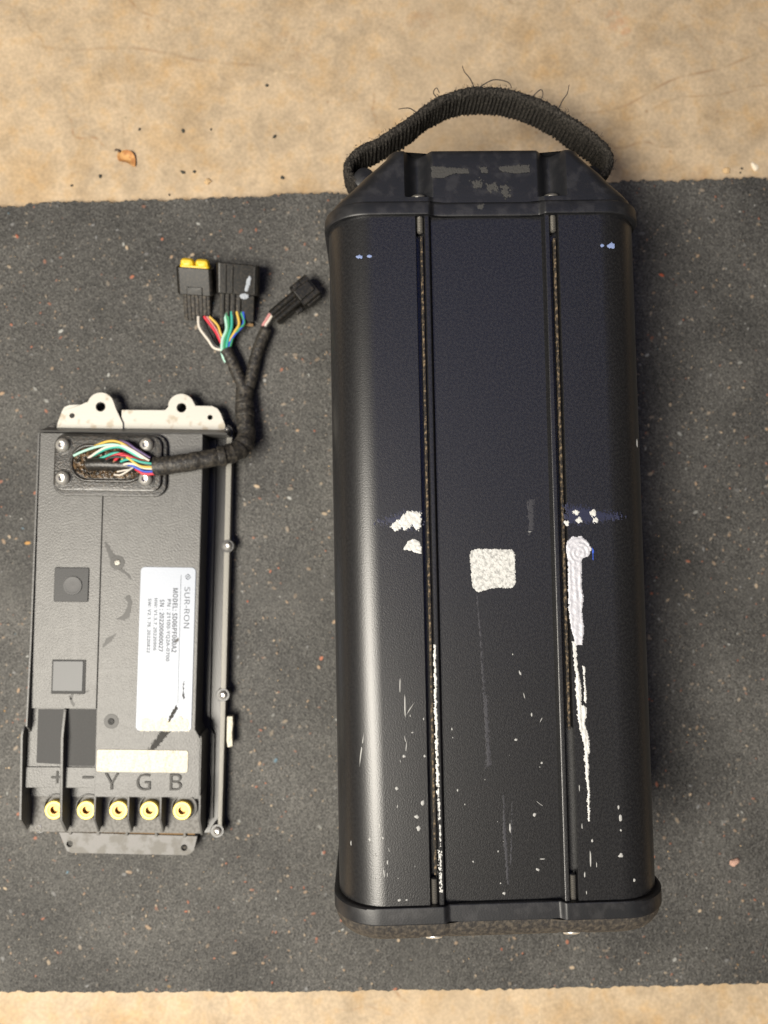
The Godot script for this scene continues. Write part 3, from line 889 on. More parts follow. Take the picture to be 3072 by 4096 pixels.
func handle(t: Node3D) -> void:
	var pts := [V(-66, 0, -250), V(-76, 0, -249), V(-84, 0, -254), V(-85.4, 0, -263), V(-78, 0, -271.5), V(-65, 0, -278), V(-44.6, 0, -290.4), V(-27, 0, -303.6), V(-6.8, 0, -312), V(14.4, 0, -313), V(35.6, 0, -308.4), V(57.4, 0, -298.8), V(76.4, 0, -284.6), V(90, 0, -273), V(93, 0, -263), V(88, 0, -254), V(77, 0, -252)]
	var p := smooth_path(pts, 0.0005)
	var n := p.size()
	var w := noise(FastNoiseLite.TYPE_SIMPLEX_SMOOTH, 0.02, 3, 61)
	var loops := []
	for i in n:
		var d := (p[mini(i + 2, n - 1)] - p[maxi(i - 2, 0)]).normalized()
		var out := Vector3(d.z, 0, -d.x)   # away from the battery
		var s := i * 0.5
		var rib := 0.45 * sin(s * TAU / 2.9 + 2.0 * w.get_noise_1d(s))
		var l := PackedVector3Array()
		var ht := 24.0 + 3.0 * w.get_noise_1d(s * 2 + 300)
		var mid := 69.0 + 1.5 * w.get_noise_1d(s * 0.7)
		# across the band: inner face ribbed, rims rounded and frayed
		for q in [[-2.4, -0.5, 1.0], [-3.0, -0.34, 1.0], [-3.2, 0.0, 1.0], [-3.1, 0.22, 1.0], [-3.0, 0.36, 0.8], [-2.5, 0.45, 0.4], [-1.5, 0.51, 0.2], [0.0, 0.54, 0.0], [1.6, 0.52, 0.2], [2.9, 0.45, 0.3], [3.4, 0.32, 0.5], [3.4, 0.0, 0.5], [2.6, -0.42, 0.4], [0.0, -0.52, 0.0]]:
			var k: float = q[0] + rib * q[2] * signf(q[0]) + 0.9 * w.get_noise_2d(s * 22.0, q[1] * 900.0)
			l.append(p[i] + out * k * MM + Vector3.UP * (mid + ht * q[1] + 0.9 * w.get_noise_2d(s * 26.0, q[0] * 40.0 + 77.0)) * MM)
		loops.append(l)
	var strap := part("webbing_handle", solid(loft(loops), 70), M.strap, t)
	strap.set_meta("label", "frayed black ribbed webbing handle")
	# broken fibres standing off the frayed rims
	var fz := PackedVector3Array()
	for k in 1300:
		var i := rng.randi_range(8, n - 9)
		var d := (p[i + 2] - p[i - 2]).normalized()
		var out := Vector3(d.z, 0, -d.x)
		var edge := rng.randf()
		var a := p[i] + out * rng.randf_range(-3.0, 3.6) * MM + Vector3.UP * (rng.randf_range(76.0, 82.0) if edge < 0.8 else 57.5) * MM
		var go := (out * rng.randf_range(-0.3, 1.0) + Vector3.UP * rng.randf_range(-0.2, 0.6) + d * rng.randf_range(-1, 1)).normalized()
		var ln := rng.randf_range(0.8, 3.0) * MM
		var side := go.cross(Vector3(0.3, 0.8, 0.2)).normalized()
		fz.append_array(outward(tube([a, a + go * ln * 0.5 + side * ln * 0.15, a + go * ln], func(_u, _a): return 0.00014, 0.004, 3)))
	var f := part("frayed_fibres", build(fz, 60), M.fuzz, strap)
	f.set_meta("kind", "stuff")
	for l in [[V(1, 81, -315), V(-2, 84, -319), V(-6, 86, -322.5), V(-7.5, 87, -326)], [V(5, 81, -315), V(14, 84, -318), V(24, 83, -317), V(27, 81, -314)], [V(59, 80, -300), V(61, 83, -304), V(64, 84, -308), V(65, 86, -313)], [V(-38, 81, -297), V(-43, 83, -299), V(-47, 84, -298.6), V(-51, 84, -298)], [V(-24, 81, -307), V(-27, 83, -310), V(-25, 85, -312), V(-23, 84, -309)], [V(41, 81, -308), V(46, 84, -311), V(48, 82, -309), V(46, 80, -305)]]:
		part("loose_thread", solid(tube(l, func(u, _a): return 0.00042 * (1.0 - 0.4 * u), 0.001, 5), 60), M.fuzz, strap)
	# posts that the webbing is looped round
	for x in [-76.0, 81.0]:
		var post := part("strap_post", solid(lathe([Vector2(0.3, 0), Vector2(7.6, 0), Vector2(7.6, 26), Vector2(7.0, 27.6), Vector2(5.0, 28.6), Vector2(0.3, 29)].map(func(q): return q * MM), V(x * 0.985, 54, -252)), 40), M.cap, t)
		part("post_rib", solid(rbox(V(x + (6.5 if x < 0 else -6.5), 68, -250), V(5, 22, 9), 0.001)), M.cap, post)


# ================================================================ controller
const TOP := 27.0


func screw(parent: Node, called: String, at: Vector3, r: float, m: Material) -> void:
	var o := part(called, solid(lathe([Vector2(0.1, 0), Vector2(r, 0), Vector2(r, r * 0.25), Vector2(r * 0.93, r * 0.5), Vector2(r * 0.75, r * 0.74), Vector2(r * 0.5, r * 0.85), Vector2(r * 0.46, r * 0.83), Vector2(r * 0.42, r * 0.35), Vector2(0.1, r * 0.35)].map(func(q): return q * MM), at), 32), m, parent)
	o.rotation.y = 0.0


func fin(parent: Node, x: float, profile: Array, thick := 1.6) -> void:
	part("divider_fin", solid(side_prism(P(profile), (x - thick / 2) * MM, (x + thick / 2) * MM, 0.0003)), M.cast, parent)


func lettering(parent: Node, text: String, at: Vector3, cap: float, length: float, m: Material, deep: float, along_z: bool, bold := false) -> void:
	var f := SystemFont.new()
	f.font_names = PackedStringArray(["Droid Sans"])
	if bold:
		f.font_weight = 700
	var tm := TextMesh.new()
	tm.font = f
	tm.text = text
	tm.font_size = 64
	tm.pixel_size = 0.01
	tm.depth = 1.0
	tm.curve_step = 1.0
	tm.horizontal_alignment = HORIZONTAL_ALIGNMENT_CENTER
	tm.vertical_alignment = VERTICAL_ALIGNMENT_CENTER
	var box := tm.get_aabb()
	var o := part("raised_letter" if deep > 0.3 else "printed_line", tm, m, parent)
	var sx := length * MM / maxf(box.size.x, 0.001)
	var sy := cap * MM / maxf(box.size.y, 0.001)
	var c := box.get_center()
	var b: Basis
	if along_z:   # read from the far end towards the near end
		b = Basis(Vector3(0, 0, sx), Vector3(sy, 0, 0), Vector3(0, deep * MM, 0))
	else:
		b = Basis(Vector3(sx, 0, 0), Vector3(0, 0, -sy), Vector3(0, deep * MM, 0))
	o.transform = Transform3D(b, at - b * Vector3(c.x, c.y, box.position.z))


func controller() -> void:
	var t := thing("motor_controller", "flat grey motor controller box with five brass terminals and cable tail", "motor controller", Vector3(-0.1790, 0.009, 0.05), -0.0122)
	# base flange with a pale machined rim
	part("base_plate", solid(prism(P([-66, -139, 70, -140, 73.4, -136, 73.6, -60, 75.5, -53, 75.5, -46, 73.2, -39, 72.6, 54, 74.6, 59, 74.6, 66, 72.4, 71, 72.0, 164, 68, 167, -66, 165.5, -69.6, 161, -69.6, 86, -66.4, 82]), 0.0, 0.0032, 0.0008)), M.housing_black, t)
	part("machined_rim", solid(prism(P([68.6, -137, 72.8, -137, 72.9, -58, 72.4, 60, 71.6, 160, 68.6, 160]), 0.003, 0.0104, 0.0004)), M.flange, t)
	# the raised cover: right plate, left plate, walls
	var right_top := P([-17.1, -131.6, 54.3, -132.1, 54.9, -101.3, 54.1, 83.3, 58.2, 90.4, 58.2, 132, -17.1, 132])
	part("cover_plate", solid(prism(right_top, 0.0028, TOP * MM, 0.0006)), M.cast, t)
	part("cover_plate", solid(prism(P([-64.7, -131.1, -17.8, -131.3, -17.8, 69.4, -64.7, 69.4]), 0.0028, 0.0264, 0.0006)), M.cast, t)
	part("cover_side", solid(side_prism(P([-132, 3, -132, 26.4, -133.1, 26.0, -137.6, 13, -138.4, 9, -138.4, 3]), -0.0660, 0.0722, 0.0006)), M.cast, t)
	part("cover_side", solid(prism(P([53, -131, 60, -131, 60, 87, 64, 93, 64, 155, 57.6, 155, 57.6, 91, 53, 84]), 0.0028, 0.0052, 0.0006)), M.housing_black, t)
	# left wall, stepping outwards near the terminals
	fin(t, -65.5, [-130, 9, -131.1, 27, 21.7, 28.6, 81.2, 30.5, 86.6, 24, 85.6, 9], 1.5)
	fin(t, -68.8, [83.6, 9, 82.2, 28, 87.4, 30.2, 147.9, 28, 159.1, 18, 154.4, 9], 1.8)
	fin(t, -40, [67.4, 9, 69.9, 27, 89.4, 30.4, 147.9, 28, 160.1, 18, 155.4, 9], 2.0)
	fin(t, -16.5, [129.1, 9, 131.4, 27, 147.9, 27, 160.1, 18, 155.4, 9], 1.5)
	fin(t, 7.2, [129.1, 9, 131.4, 26.4, 147.9, 26.4, 160.1, 18, 155.4, 9], 1.5)
	fin(t, 30.4, [129.1, 9, 131.4, 26.4, 147.9, 26.4, 160.1, 18, 155.4, 9], 1.5)
	fin(t, 58.6, [128.1, 9, 130.4, 27, 147.9, 27, 162.1, 18, 157.4, 9], 1.6)
	part("cover_side", solid(prism(P([57.9, 87.4, 58.9, 90.4, 58.9, 131.4, 57.9, 131.4]), 0.0028, 0.0266, 0.0003)), M.cast, t)
	# recess between the plates, and the polarity pad
	part("recess", solid(prism(P([-67.5, 69.2, -17.5, 69.2, -17.5, 112, -67.5, 112]), 0.0028, 0.0238, 0.0004)), M.cast, t)
	part("matte_film", solid(prism(P([-38.2, 70.2, -18.4, 70.2, -18.4, 111, -38.2, 111]), 0.0238, 0.0241, 0.0001)), M.pocket, t)
	part("dark_sticker", solid(prism(P([-60.4, 70.4, -41.4, 70.4, -41.4, 109.9, -60.4, 108.9]), 0.0238, 0.0241, 0.0001)), M.sticker_dark, t)
	part("polarity_pad", solid(prism(P([-67.5, 111.6, -17.4, 111.6, -17.4, 126.3, -67.5, 126.3]), 0.0028, 0.0250, 0.0005)), M.cast, t)
	# terminal bay
	part("terminal_bay", solid(prism(P([-69, 125, 58.5, 130, 58.5, 163.5, -69, 162.5]), 0.0028, 0.0125, 0.0006)), M.bay, t)
	part("terminal_bay_wall", solid(prism(P([-69, 126.5, 58, 131.5, 58, 137.5, -69, 136]), 0.0118, 0.0150, 0.0006)), M.cast, t)
	for x in [-49.9, -26.5, -2.9, 19.5, 43.4]:
		var term := part("terminal", solid(lathe([Vector2(3.9, 0), Vector2(6.9, 0), Vector2(6.9, 4.0), Vector2(6.3, 4.6), Vector2(4.6, 4.6), Vector2(4.3, 4.3), Vector2(4.2, 1.0), Vector2(3.9, 0)].map(func(q): return q * MM), V(x, 12.3, 145.2)), 30), M.brass, t)
		part("threaded_bore", solid(lathe([Vector2(0.1, 0), Vector2(4.3, 0), Vector2(4.3, 3.9), Vector2(2.9, 3.9), Vector2(2.6, 3.4), Vector2(2.5, 0.8), Vector2(0.1, 0.8)].map(func(q): return q * MM), V(x, 12.5, 145.2)), 30), M.bore, term)
		part("terminal_collar", solid(lathe([Vector2(7.4, 0), Vector2(9.6, 0), Vector2(9.6, 3.0), Vector2(9.2, 3.4), Vector2(8.8, 3.4), Vector2(8.4, 3.0), Vector2(8.2, 0.6), Vector2(7.4, 0)].map(func(q): return q * MM), V(x + 1.2, 12.3, 143.2)), 30), M.cast, term)
	# polarity and phase letters standing up from the cover
	for l in [["+", -44.6, 118.7, 24.6, 8.5, 8.5], ["-", -22.6, 118.6, 24.6, 1.6, 8.0], ["Y", -4.7, 120.8, 26.8, 11.5, 10], ["G", 18.1, 121.1, 26.8, 11.5, 10], ["B", 41.1, 121, 26.8, 11.5, 8.5]]:
		lettering(t, l[0], V(l[1], l[3], l[2]), l[4], l[5], M.cast, 1.1, false)
	# two square pads on the left plate
	var square := part("square_pad", solid(rbox(V(-38.2, 26.7, -20.1), V(25, 1.1, 25), 0.0012)), M.square, t)
	part("round_mark", solid(lathe([Vector2(0.2, 0), Vector2(6.8, 0), Vector2(6.6, 0.35), Vector2(5.4, 0.4), Vector2(5.0, 0.15), Vector2(0.2, 0.3)].map(func(q): return q * MM), V(-37, 27.6, -19.5)), 40), M.square_ring, square)
	var frame := part("square_pad", solid(rbox(V(-38.2, 26.5, 46.5), V(24.4, 0.7, 24.6), 0.0008)), M.pocket, t)
	part("grey_film", solid(rbox(V(-38.6, 27, 45.9), V(21.6, 0.6, 21.6), 0.0006)), M.sticker_grey, frame)
	# screw holes in the right plate
	for h in [[-5.4, -36.6], [-6.4, 78.1]]:
		var ring := part("screw_boss", solid(lathe([Vector2(0.1, 0), Vector2(5.4, 0), Vector2(5.2, 0.3), Vector2(2.4, 0.35), Vector2(2.1, 0.1), Vector2(0.1, 0.1)].map(func(q): return q * MM), V(h[0], 26.9, h[1])), 30), M.smudge, t)
		part("screw_hole", solid(lathe([Vector2(0.1, 0), Vector2(2.0, 0), Vector2(1.9, 0.5), Vector2(1.1, 0.55), Vector2(0.9, 0.2), Vector2(0.1, 0.2)].map(func(q): return q * MM), V(h[0], 26.95, h[1])), 30), M.dark_steel if h[1] < 0 else M.plug_inside, ring)
	for s in [[[-15.8, -51.1, -13.8, -52.1, -7.6, -42.9, -1.5, -32.6, 4.7, -27, 5.1, -23.4, -0.5, -28.5, -6.6, -31.6, -10.7, -37.8], 1.2], [[0, -11.1, 4.2, -13.7, 6.5, -8, 5.7, -1.9, 4.7, 3.3, 0.6, 5.8, -5.6, 4.7, -0.5, 1.6, 2, -2.9, 2.8, -7], 1.0], [[-4.2, 14.5, -7.6, 20.7, -13.4, 25, -15.8, 29.5, -14.2, 22.8, -11.7, 18.6], 1.0]]:
		var o := part("grease_smudge", smear(s[0], TOP, 0.03, s[1], 0.01, 90 + int(s[0][0])), M.smudge, t)
		o.set_meta("label", "dark wiped grease smudge on the cover")
	for s in [[[-37.4, 62.7, -35.3, 54.5, -27.1, 45.3, -26.5, 46.8, -32.3, 54.5, -35.3, 63.8], 0.8], [[-31.2, 57.6, -22.5, 55.6, -23, 57.1, -30.2, 59.7], 0.7], [[-38.4, 59.7, -36.2, 59.7, -32.7, 66.8, -34.3, 68.5], 0.8]]:
		var o := part("grease_smudge", smear(s[0], 27.2 if s[0][1] < 57.5 else 26.4, 0.03, s[1], 0.01, 96 + int(s[0][1])), M.smudge, t)
		o.set_meta("label", "thin dark scratch of grease by the grey film square")
	var dirt := part("dried_mud", smear([33.9, 80.2, 36.4, 85.3, 30.3, 91.5, 25.2, 98.6, 20, 107.9, 16.5, 107.9, 20, 99.7, 25.2, 91.5, 29.3, 85.3], TOP + 0.1, 0.25, 2.4, 0.2, 99), M.worn, t)
	dirt.set_meta("label", "crusty streak of dried mud between the two stickers")
	label_plate(t)
	var cream := part("cream_sticker", solid(prism(rotated_rect(16.8, 106.2, 65.6, 15.9, 1.8, 0.006), 0.0269, 0.0275, 0.0002)), M.cream, t)
	cream.set_meta("label", "wrinkled cream sticker above the phase letters")
	part("edge_sticker", solid(prism(P([73.6, 78, 77.6, 78, 78.2, 84, 77.6, 90, 78.2, 100, 74.6, 101, 73.6, 96]), 0.004, 0.0102, 0.0004)), M.cream, t).set_meta("label", "cream sticker curling off the side of the flange")
	# small silver screws round the flange
	for s in [[68.5, -136.9], [71.2, -49.5], [70.2, 62.1], [68.3, 162.2], [-62.3, 159.4], [-62.4, -136.0]]:
		part("screw_lug", solid(lathe([Vector2(0.1, 0), Vector2(5.2, 0), Vector2(5.2, 9.8), Vector2(4.8, 10.2), Vector2(0.1, 10.2)].map(func(q): return q * MM), V(s[0], 0.3, s[1])), 30), M.housing_black, t)
		screw(t, "flange_screw", V(s[0], 10.3, s[1]), 3.2, M.steel)
	brackets(t)
	gland(t)
	harness(t)


func rotated_rect(cx: float, cz: float, w: float, d: float, r: float, turn: float) -> PackedVector2Array:
	var o := round_rect(w * MM, d * MM, r * MM, 4)
	for i in o.size():
		o[i] = o[i].rotated(turn) + Vector2(cx, cz) * MM
	return o


func label_plate(t: Node3D) -> void:
	var plate := part("label_plate", solid(prism(rotated_rect(31.7, 25.5, 40, 118.2, 3.0, 0.004), 0.0269, 0.0276, 0.0002)), M.label, t)
	plate.set_meta("label", "pale printed label plate, its writing turned sideways")
	part("printed_rule", solid(rbox(V(41.3, 27.62, 18.6), V(0.35, 0.08, 93), 0.0001)), M.print_faint, plate)
	var d := 0.06
	lettering(plate, "SUR-RON", V(46.1, 27.6, -4.4), 4, 30, M.print, d, true)
	lettering(plate, "MODEL: SD06PF060A2", V(37.5, 27.6, 4.9), 3.7, 46.6, M.print, d, true, true)
	lettering(plate, "PN : 21100-YQ2A-0700", V(32.8, 27.6, 12.1), 3.3, 45, M.print_faint, d, true, true)
	lettering(plate, "SN : 202200600027", V(28, 27.6, 8.8), 3.3, 37.8, M.print, d, true, true)
	lettering(plate, "HW: V1.3.7_20220906", V(23.3, 27.6, 8), 2.9, 37.8, M.print_faint, d, true, true)
	lettering(plate, "SW: V2.1.76_20220822", V(18.8, 27.6, 9), 2.9, 39.3, M.print_faint, d, true, true)
	# the diamond mark: two nested chevrons
	for c in [[46.3, -28.7, 48.3, -26.7, 46.3, -24.7, 44.3, -26.7]]:
		var o := P([c[0], c[1], c[2], c[3], c[4], c[5], c[6], c[7]])
		for i in 4:
			var a := o[i]
			var b := o[(i + 1) % 4].lerp(a, 0.0 if i % 2 else 0.22)
			part("printed_mark", solid(tube([Vector3(a.x, 0.02764, a.y), Vector3(b.x, 0.02764, b.y)], func(_u, _a): return 0.00026, 0.01, 6)), M.print, plate)
	part("printed_mark", solid(rbox(V(46.3, 27.62, -26.7), V(1.2, 0.1, 0.9), 0.0001)), M.print, plate)
	var glare := part("label_glare", smear([15, 76, 20, 74, 26, 77.5, 31, 74, 36, 77, 43, 73.6, 49.6, 76.4, 49.6, 84.6, 14.6, 84.4], 27.6, 0.04, 1.8, 0.015, 115), M.cream, plate)  # lamp glare on the label, painted as a thin cream film
	glare.set_meta("label", "cream lamp glare painted on the lower end of the label plate")
	for w in [[44, 50, 45.6, 49, 46, 58, 47.2, 61, 44.6, 62], [37, 70, 40, 66, 42, 68, 38.6, 74, 35, 80, 33.6, 79]]:
		part("scratch_mark", smear(w, 27.6, 0.04, 1.6, 0.015, 117 + int(w[0])), M.worn, plate)
	part("scratch_mark", smear([37.1, 20.3, 40.1, 17, 41.4, 18.9, 40.3, 20.7, 38.1, 21.1], 27.6, 0.05, 0.7, 0.02, 111), M.smudge, plate)


func bracket_plate(called: String, outline: Array, y0: float, y1: float, holes: Array, m: Material, parent: Node) -> void:
	var whole := CSGCombiner3D.new()
	whole.name = called
	var slab := CSGPolygon3D.new()
	slab.name = "slab"
	slab.polygon = P(outline)
	slab.depth = (y1 - y0) * MM
	# the polygon's x, y become x, z; its depth runs up
	slab.transform = Transform3D(Basis(Vector3(1, 0, 0), Vector3(0, 0, 1), Vector3(0, -1, 0)), V(0, y0, 0))
	slab.material = m
	whole.add_child(slab)
	for h in holes:
		var c := CSGCylinder3D.new()
		c.name = "hole"
		c.operation = CSGShape3D.OPERATION_SUBTRACTION
		c.radius = h[2] * MM
		c.height = 0.03
		c.sides = 24
		c.position = V(h[0], (y0 + y1) / 2, h[1])
		c.material = m
		whole.add_child(c, true)
	parent.add_child(whole, true)


func lug(cx: float, cz: float, r: float, a0: float, a1: float) -> Array:
	var o := []
	for k in 11:
		var a := deg_to_rad(lerpf(a0, a1, k / 10.0))
		o.append_array([cx + cos(a) * r, cz - sin(a) * r])
	return o


func brackets(t: Node3D) -> void:
	var left := [-57.9, -136.6, -57.4, -140.7, -54.5, -149.4, -52.7, -152.7, -49.2, -154.2, -40.1, -154.8, -36.6, -156.6]
	left.append_array(lug(-25.7, -154.2, 10.0, 165, 22))
	left.append_array([-14.2, -151.9, -8.9, -141.1, -8.7, -136.6])
	bracket_plate("mounting_bracket", left, 12.6, 14.8, [[-25.7, -153.4, 3.7], [-46.8, -146.3, 2.0]], M.aluminium, t)
	var right := [-10.4, -136.6, -10.4, -151.5, 22.1, -151.9, 24.5, -154.4]
	right.append_array(lug(34.2, -154.6, 10.0, 165, 22))
	right.append_array([44.9, -155.6, 57.7, -155.6, 61.6, -153.8, 64.1, -150.3, 67.7, -141.3, 67.7, -136.6])
	bracket_plate("mounting_bracket_001", right, 10.6, 12.8, [[34.5, -154, 3.7], [56.3, -147, 2.0]], M.aluminium, t)
	part("bracket_foot", solid(rbox(V(8, 8.5, -137.5), V(118, 6, 5), 0.001)), M.cast, t)
	bracket_plate("tail_bracket", [-48.2, 163.5, 53.6, 166.0, 51.4, 176, 49, 178.6, 46, 179.8, -38.4, 178.4, -42, 177, -43.4, 174], 8.0, 10.6, [[-40.1, 171.9, 2.4], [44.2, 174.3, 2.4]], M.bracket_grey, t)
	part("rusty_ledge", solid(rbox(V(2.6, 8.4, 163.8), V(98, 2.0, 3.6), 0.0004)), M.rust, t)
	for x in [-39.7, -19.2, 1.8, 23.4, 44.5]:
		part("bracket_tab", solid(rbox(V(x, 9.4, 163.4 + 0.02 * x), V(2.0, 4.4, 4.6), 0.0004)), M.bay, t)


func gland(t: Node3D) -> void:
	var g := part("cable_gland_plate", solid(prism(rotated_rect(-11.4, -107.8, 82.2, 45.8, 9.0, 0.0), 0.0266, 0.0302, 0.0008)), M.gasket, t)
	part("gland_cover", solid(prism(rotated_rect(-12.3, -108.8, 77.6, 40.6, 7.5, 0.0), 0.0300, 0.0328, 0.0008)), M.gland, g)
	var lip := []
	for p in round_rect(53 * MM, 25.5 * MM, 12.4 * MM, 8):
		lip.append(Vector3(p.x - 11.9 * MM, 0.0331, p.y - 108.6 * MM))
	lip.append(lip[0])
	part("potting_rim", solid(tube(lip, func(_u, _a): return 0.0013, 0.003, 8), 60), M.gland, g)
	part("potting", smear([-37.2, -113.3, -34.1, -119.4, -28, -120.4, 4.6, -120.4, 11.8, -116.3, 13.8, -109.2, 11.8, -102, 6.7, -98, -28, -98, -35.1, -102, -37.6, -107.1], 32.9, 1.4, 0.4, 0.9, 120, Vector2.ZERO, 0.6), M.potting, g)
	part("rubber_boot", solid(tube([V(-25.9, 33.5, -107.3), V(-17.8, 34.5, -107.8), V(0.6, 34.5, -107.5), V(8.7, 33.5, -107.1)], func(_u, _a): return 0.0048, 0.002, 12), 60), M.gasket, g)
	for s in [[-44.6, -121.4], [15.7, -122.3], [-43.8, -97.4], [15.8, -97.6]]:
		part("screw_dish", solid(lathe([Vector2(0.1, 0), Vector2(6.6, 0), Vector2(6.4, 0.5), Vector2(5.6, 0.7), Vector2(0.1, 0.5)].map(func(q): return q * MM), V(s[0], 32.5, s[1])), 30), M.gasket, g)
		screw(g, "pan_screw", V(s[0], 33.0, s[1]), 5.0, M.steel)


func wire(t: Node, colour: String, pts: Array, r := 0.95) -> void:
	part("wire", solid(tube(pts, func(_u, _a): return r * MM, 0.0012, 8), 60), M["wire_" + colour], t)


func harness(t: Node3D) -> void:
	# coloured wires from the potting into the taped cable; positions in the controller's own millimetres
	wire(t, "mint", [V(-36.4, 34, -113.7), V(-29.3, 36, -116.7), V(-17, 38.5, -120.3), V(-4.7, 40, -121.5), V(5.6, 40, -117.8), V(17.9, 39, -109.6)])
	wire(t, "teal", [V(-23.1, 34, -113.7), V(-12.9, 37, -118.2), V(-2.6, 39, -119.8), V(5.6, 39, -116.3), V(17.9, 39, -108.1)])
	wire(t, "white", [V(-26.2, 33.5, -112.1), V(-12.9, 37.5, -119.4), V(-0.6, 40, -120.9), V(7.6, 41, -117.8), V(19.9, 40, -110.2)])
	wire(t, "yellow", [V(-21.1, 35, -120.8), V(-10.8, 38.5, -123.9), V(-2.6, 40, -123.5), V(5.6, 40, -119.4), V(17.9, 38, -111.6)])
	wire(t, "purple", [V(-2.6, 39, -124.3), V(3.5, 40, -122.9), V(9.7, 40.5, -118.8), V(20, 38.5, -112.4)])
	wire(t, "teal", [V(-24.1, 34, -109.1), V(-14.9, 35.8, -112.6), V(-4.7, 38, -115.7), V(3.5, 39, -113.7), V(19.9, 39.5, -109)])
	wire(t, "red", [V(-18, 34, -106.9), V(-11.8, 37, -110.6), V(-3.7, 39, -114.3), V(3.5, 39.6, -114.3), V(18.9, 38, -108.5)], 1.1)
	wire(t, "brown", [V(-10.8, 33.5, -104.4), V(-6.7, 38, -108.5), V(-0.6, 40, -113.3), V(7.6, 40, -112), V(19.9, 40, -109.4)])
	wire(t, "red", [V(-8.7, 34, -106.1), V(-4.7, 39, -110.6), V(1.5, 41, -113.7), V(8.6, 41, -111.8), V(21, 39.6, -107.5)], 1.1)
	wire(t, "black", [V(-19, 35, -103.4), V(-12.9, 38, -108.5), V(-6.7, 40.6, -112), V(1.5, 41.2, -112.2), V(9.7, 40.6, -109.6), V(22, 40, -106.5)])
	wire(t, "teal", [V(-4.6, 35, -107.5), V(1.5, 40, -110.2), V(8.6, 42, -110.8), V(14.8, 41.6, -109), V(24, 40, -107.9)])
	wire(t, "yellow", [V(-0.6, 37, -111.1), V(4.5, 41.4, -112), V(9.7, 42, -108.6), V(14.8, 41.4, -105.9), V(24, 40, -105.5)])
	wire(t, "white", [V(-2.6, 35, -106.1), V(3.5, 40, -107.7), V(9.7, 41.6, -107.3), V(15.8, 40.6, -104.9), V(24, 39.6, -104.4)])
	wire(t, "blue", [V(1.5, 36, -107.1), V(6.6, 39.8, -106.9), V(11.7, 40.2, -104.4), V(16.9, 39.4, -102.4), V(24.1, 38.4, -102.8)])
	wire(t, "red", [V(7.7, 35, -105), V(11.7, 38, -103.2), V(15.8, 38.4, -100.9), V(24.1, 37.8, -101.2)], 1.2)
	wire(t, "white", [V(-6.7, 34.6, -100.3), V(-1.6, 37, -99.9), V(3.5, 38, -102.4), V(7.6, 37.6, -105.5)], 0.7)
	wire(t, "white", [V(-4.6, 34.6, -102.4), V(-0.6, 36.6, -103), V(4.6, 37, -104)], 0.6)
	# taped cable: over the edge of the box, round the corner, and up the mat
	var wrinkle := noise(FastNoiseLite.TYPE_SIMPLEX_SMOOTH, 1.0, 3, 131)
	var taped := func(base: float, laps: float) -> Callable:
		return func(u: float, a: float) -> float:
			var lap := fposmod(u * laps + a / TAU, 1.0)
			return base * MM * (1.0 + 0.07 * (lap - 0.5) + 0.10 * wrinkle.get_noise_3d(u * laps * 1.1, cos(a) * 1.1, sin(a) * 1.1))
	var main := [V(23, 38.5, -106.5), V(29.2, 38.5, -106.9), V(40.5, 37.5, -108.5), V(52.8, 35.5, -111.2), V(67.2, 31, -114.7), V(77.2, 24.5, -119), V(83.2, 18.5, -125.3), V(84.3, 14, -134.4), V(82.3, 11.5, -147.3), V(81.2, 10, -157.8), V(81.3, 9, -165.5), V(81.2, 8.7, -170.7)]
	part("taped_cable", solid(tube(main, taped.call(6.6, 11.0), 0.0012, 20), 50), M.tape, t)
	for k in [[69.2, 29.7, -115.3, 7.8, 0.2], [75.1, 25.1, -118.1, 7.6, 0.5], [80.2, 20.9, -121.7, 7.7, 0.9], [83.4, 17.6, -126.7, 7.6, 1.3], [82.2, 10.9, -150.1, 7.2, 1.7], [81.6, 10, -157.8, 7.0, 1.6]]:
		# loose turns of tape
		var d := Vector3(cos(k[4]), -0.25, -sin(k[4])).normalized()
		part("tape_turn", solid(lathe([Vector2(4.0, -2.6), Vector2(k[3] - 0.4, -2.6), Vector2(k[3], -2.0), Vector2(k[3] - 0.1, 1.8), Vector2(k[3] - 0.7, 2.8), Vector2(4.0, 2.8)].map(func(q): return q * MM), V(k[0], k[1], k[2]), d, 24), 50), M.tape, t)
	part("taped_cable", solid(tube([V(81.2, 8.5, -168), V(79.3, 8.2, -173.9), V(74.5, 7.9, -183.7), V(70.1, 7.6, -193.5), V(66.3, 7.5, -200.4)], taped.call(4.8, 5.0), 0.0012, 16), 50), M.tape, t)
	part("taped_cable", solid(tube([V(82.8, 8.5, -168), V(85.6, 8.1, -176.8), V(89, 7.8, -194.6), V(93.2, 7.5, -208.4), V(96.8, 7.3, -217.4)], taped.call(4.6, 6.0), 0.0012, 16), 50), M.tape, t)
	# breakout wires to the two wide plugs
	wire(t, "white", [V(64.2, 7.5, -200.4), V(56.8, 6.1, -202.2), V(52.2, 7, -208.3), V(45.5, 7.8, -217.5), V(44.5, 8, -226)], 1.15)
	wire(t, "black", [V(64.7, 7.5, -201.4), V(57.8, 7, -204.3), V(53.7, 7.5, -211.5), V(47, 8, -226)], 1.1)
	wire(t, "red", [V(65.1, 7.8, -200.6), V(61, 7.9, -208.8), V(57.7, 8, -214.9), V(49, 8.2, -226)], 1.25)
	wire(t, "pink", [V(65, 8, -199.8), V(61.7, 8.2, -209), V(58.2, 8.2, -216.2), V(51, 8.2, -226)], 0.9)
	wire(t, "yellow", [V(65.1, 7.5, -206.4), V(61.7, 7.5, -213.5), V(59.3, 7.8, -219.7), V(53, 8, -226)], 1.0)
	wire(t, "mint", [V(66.4, 8, -190.8), V(63.6, 8.5, -197.2), V(63.5, 8.7, -207.6), V(66.4, 8.8, -215.8), V(66, 8.8, -222), V(64, 8.8, -231)], 1.25)
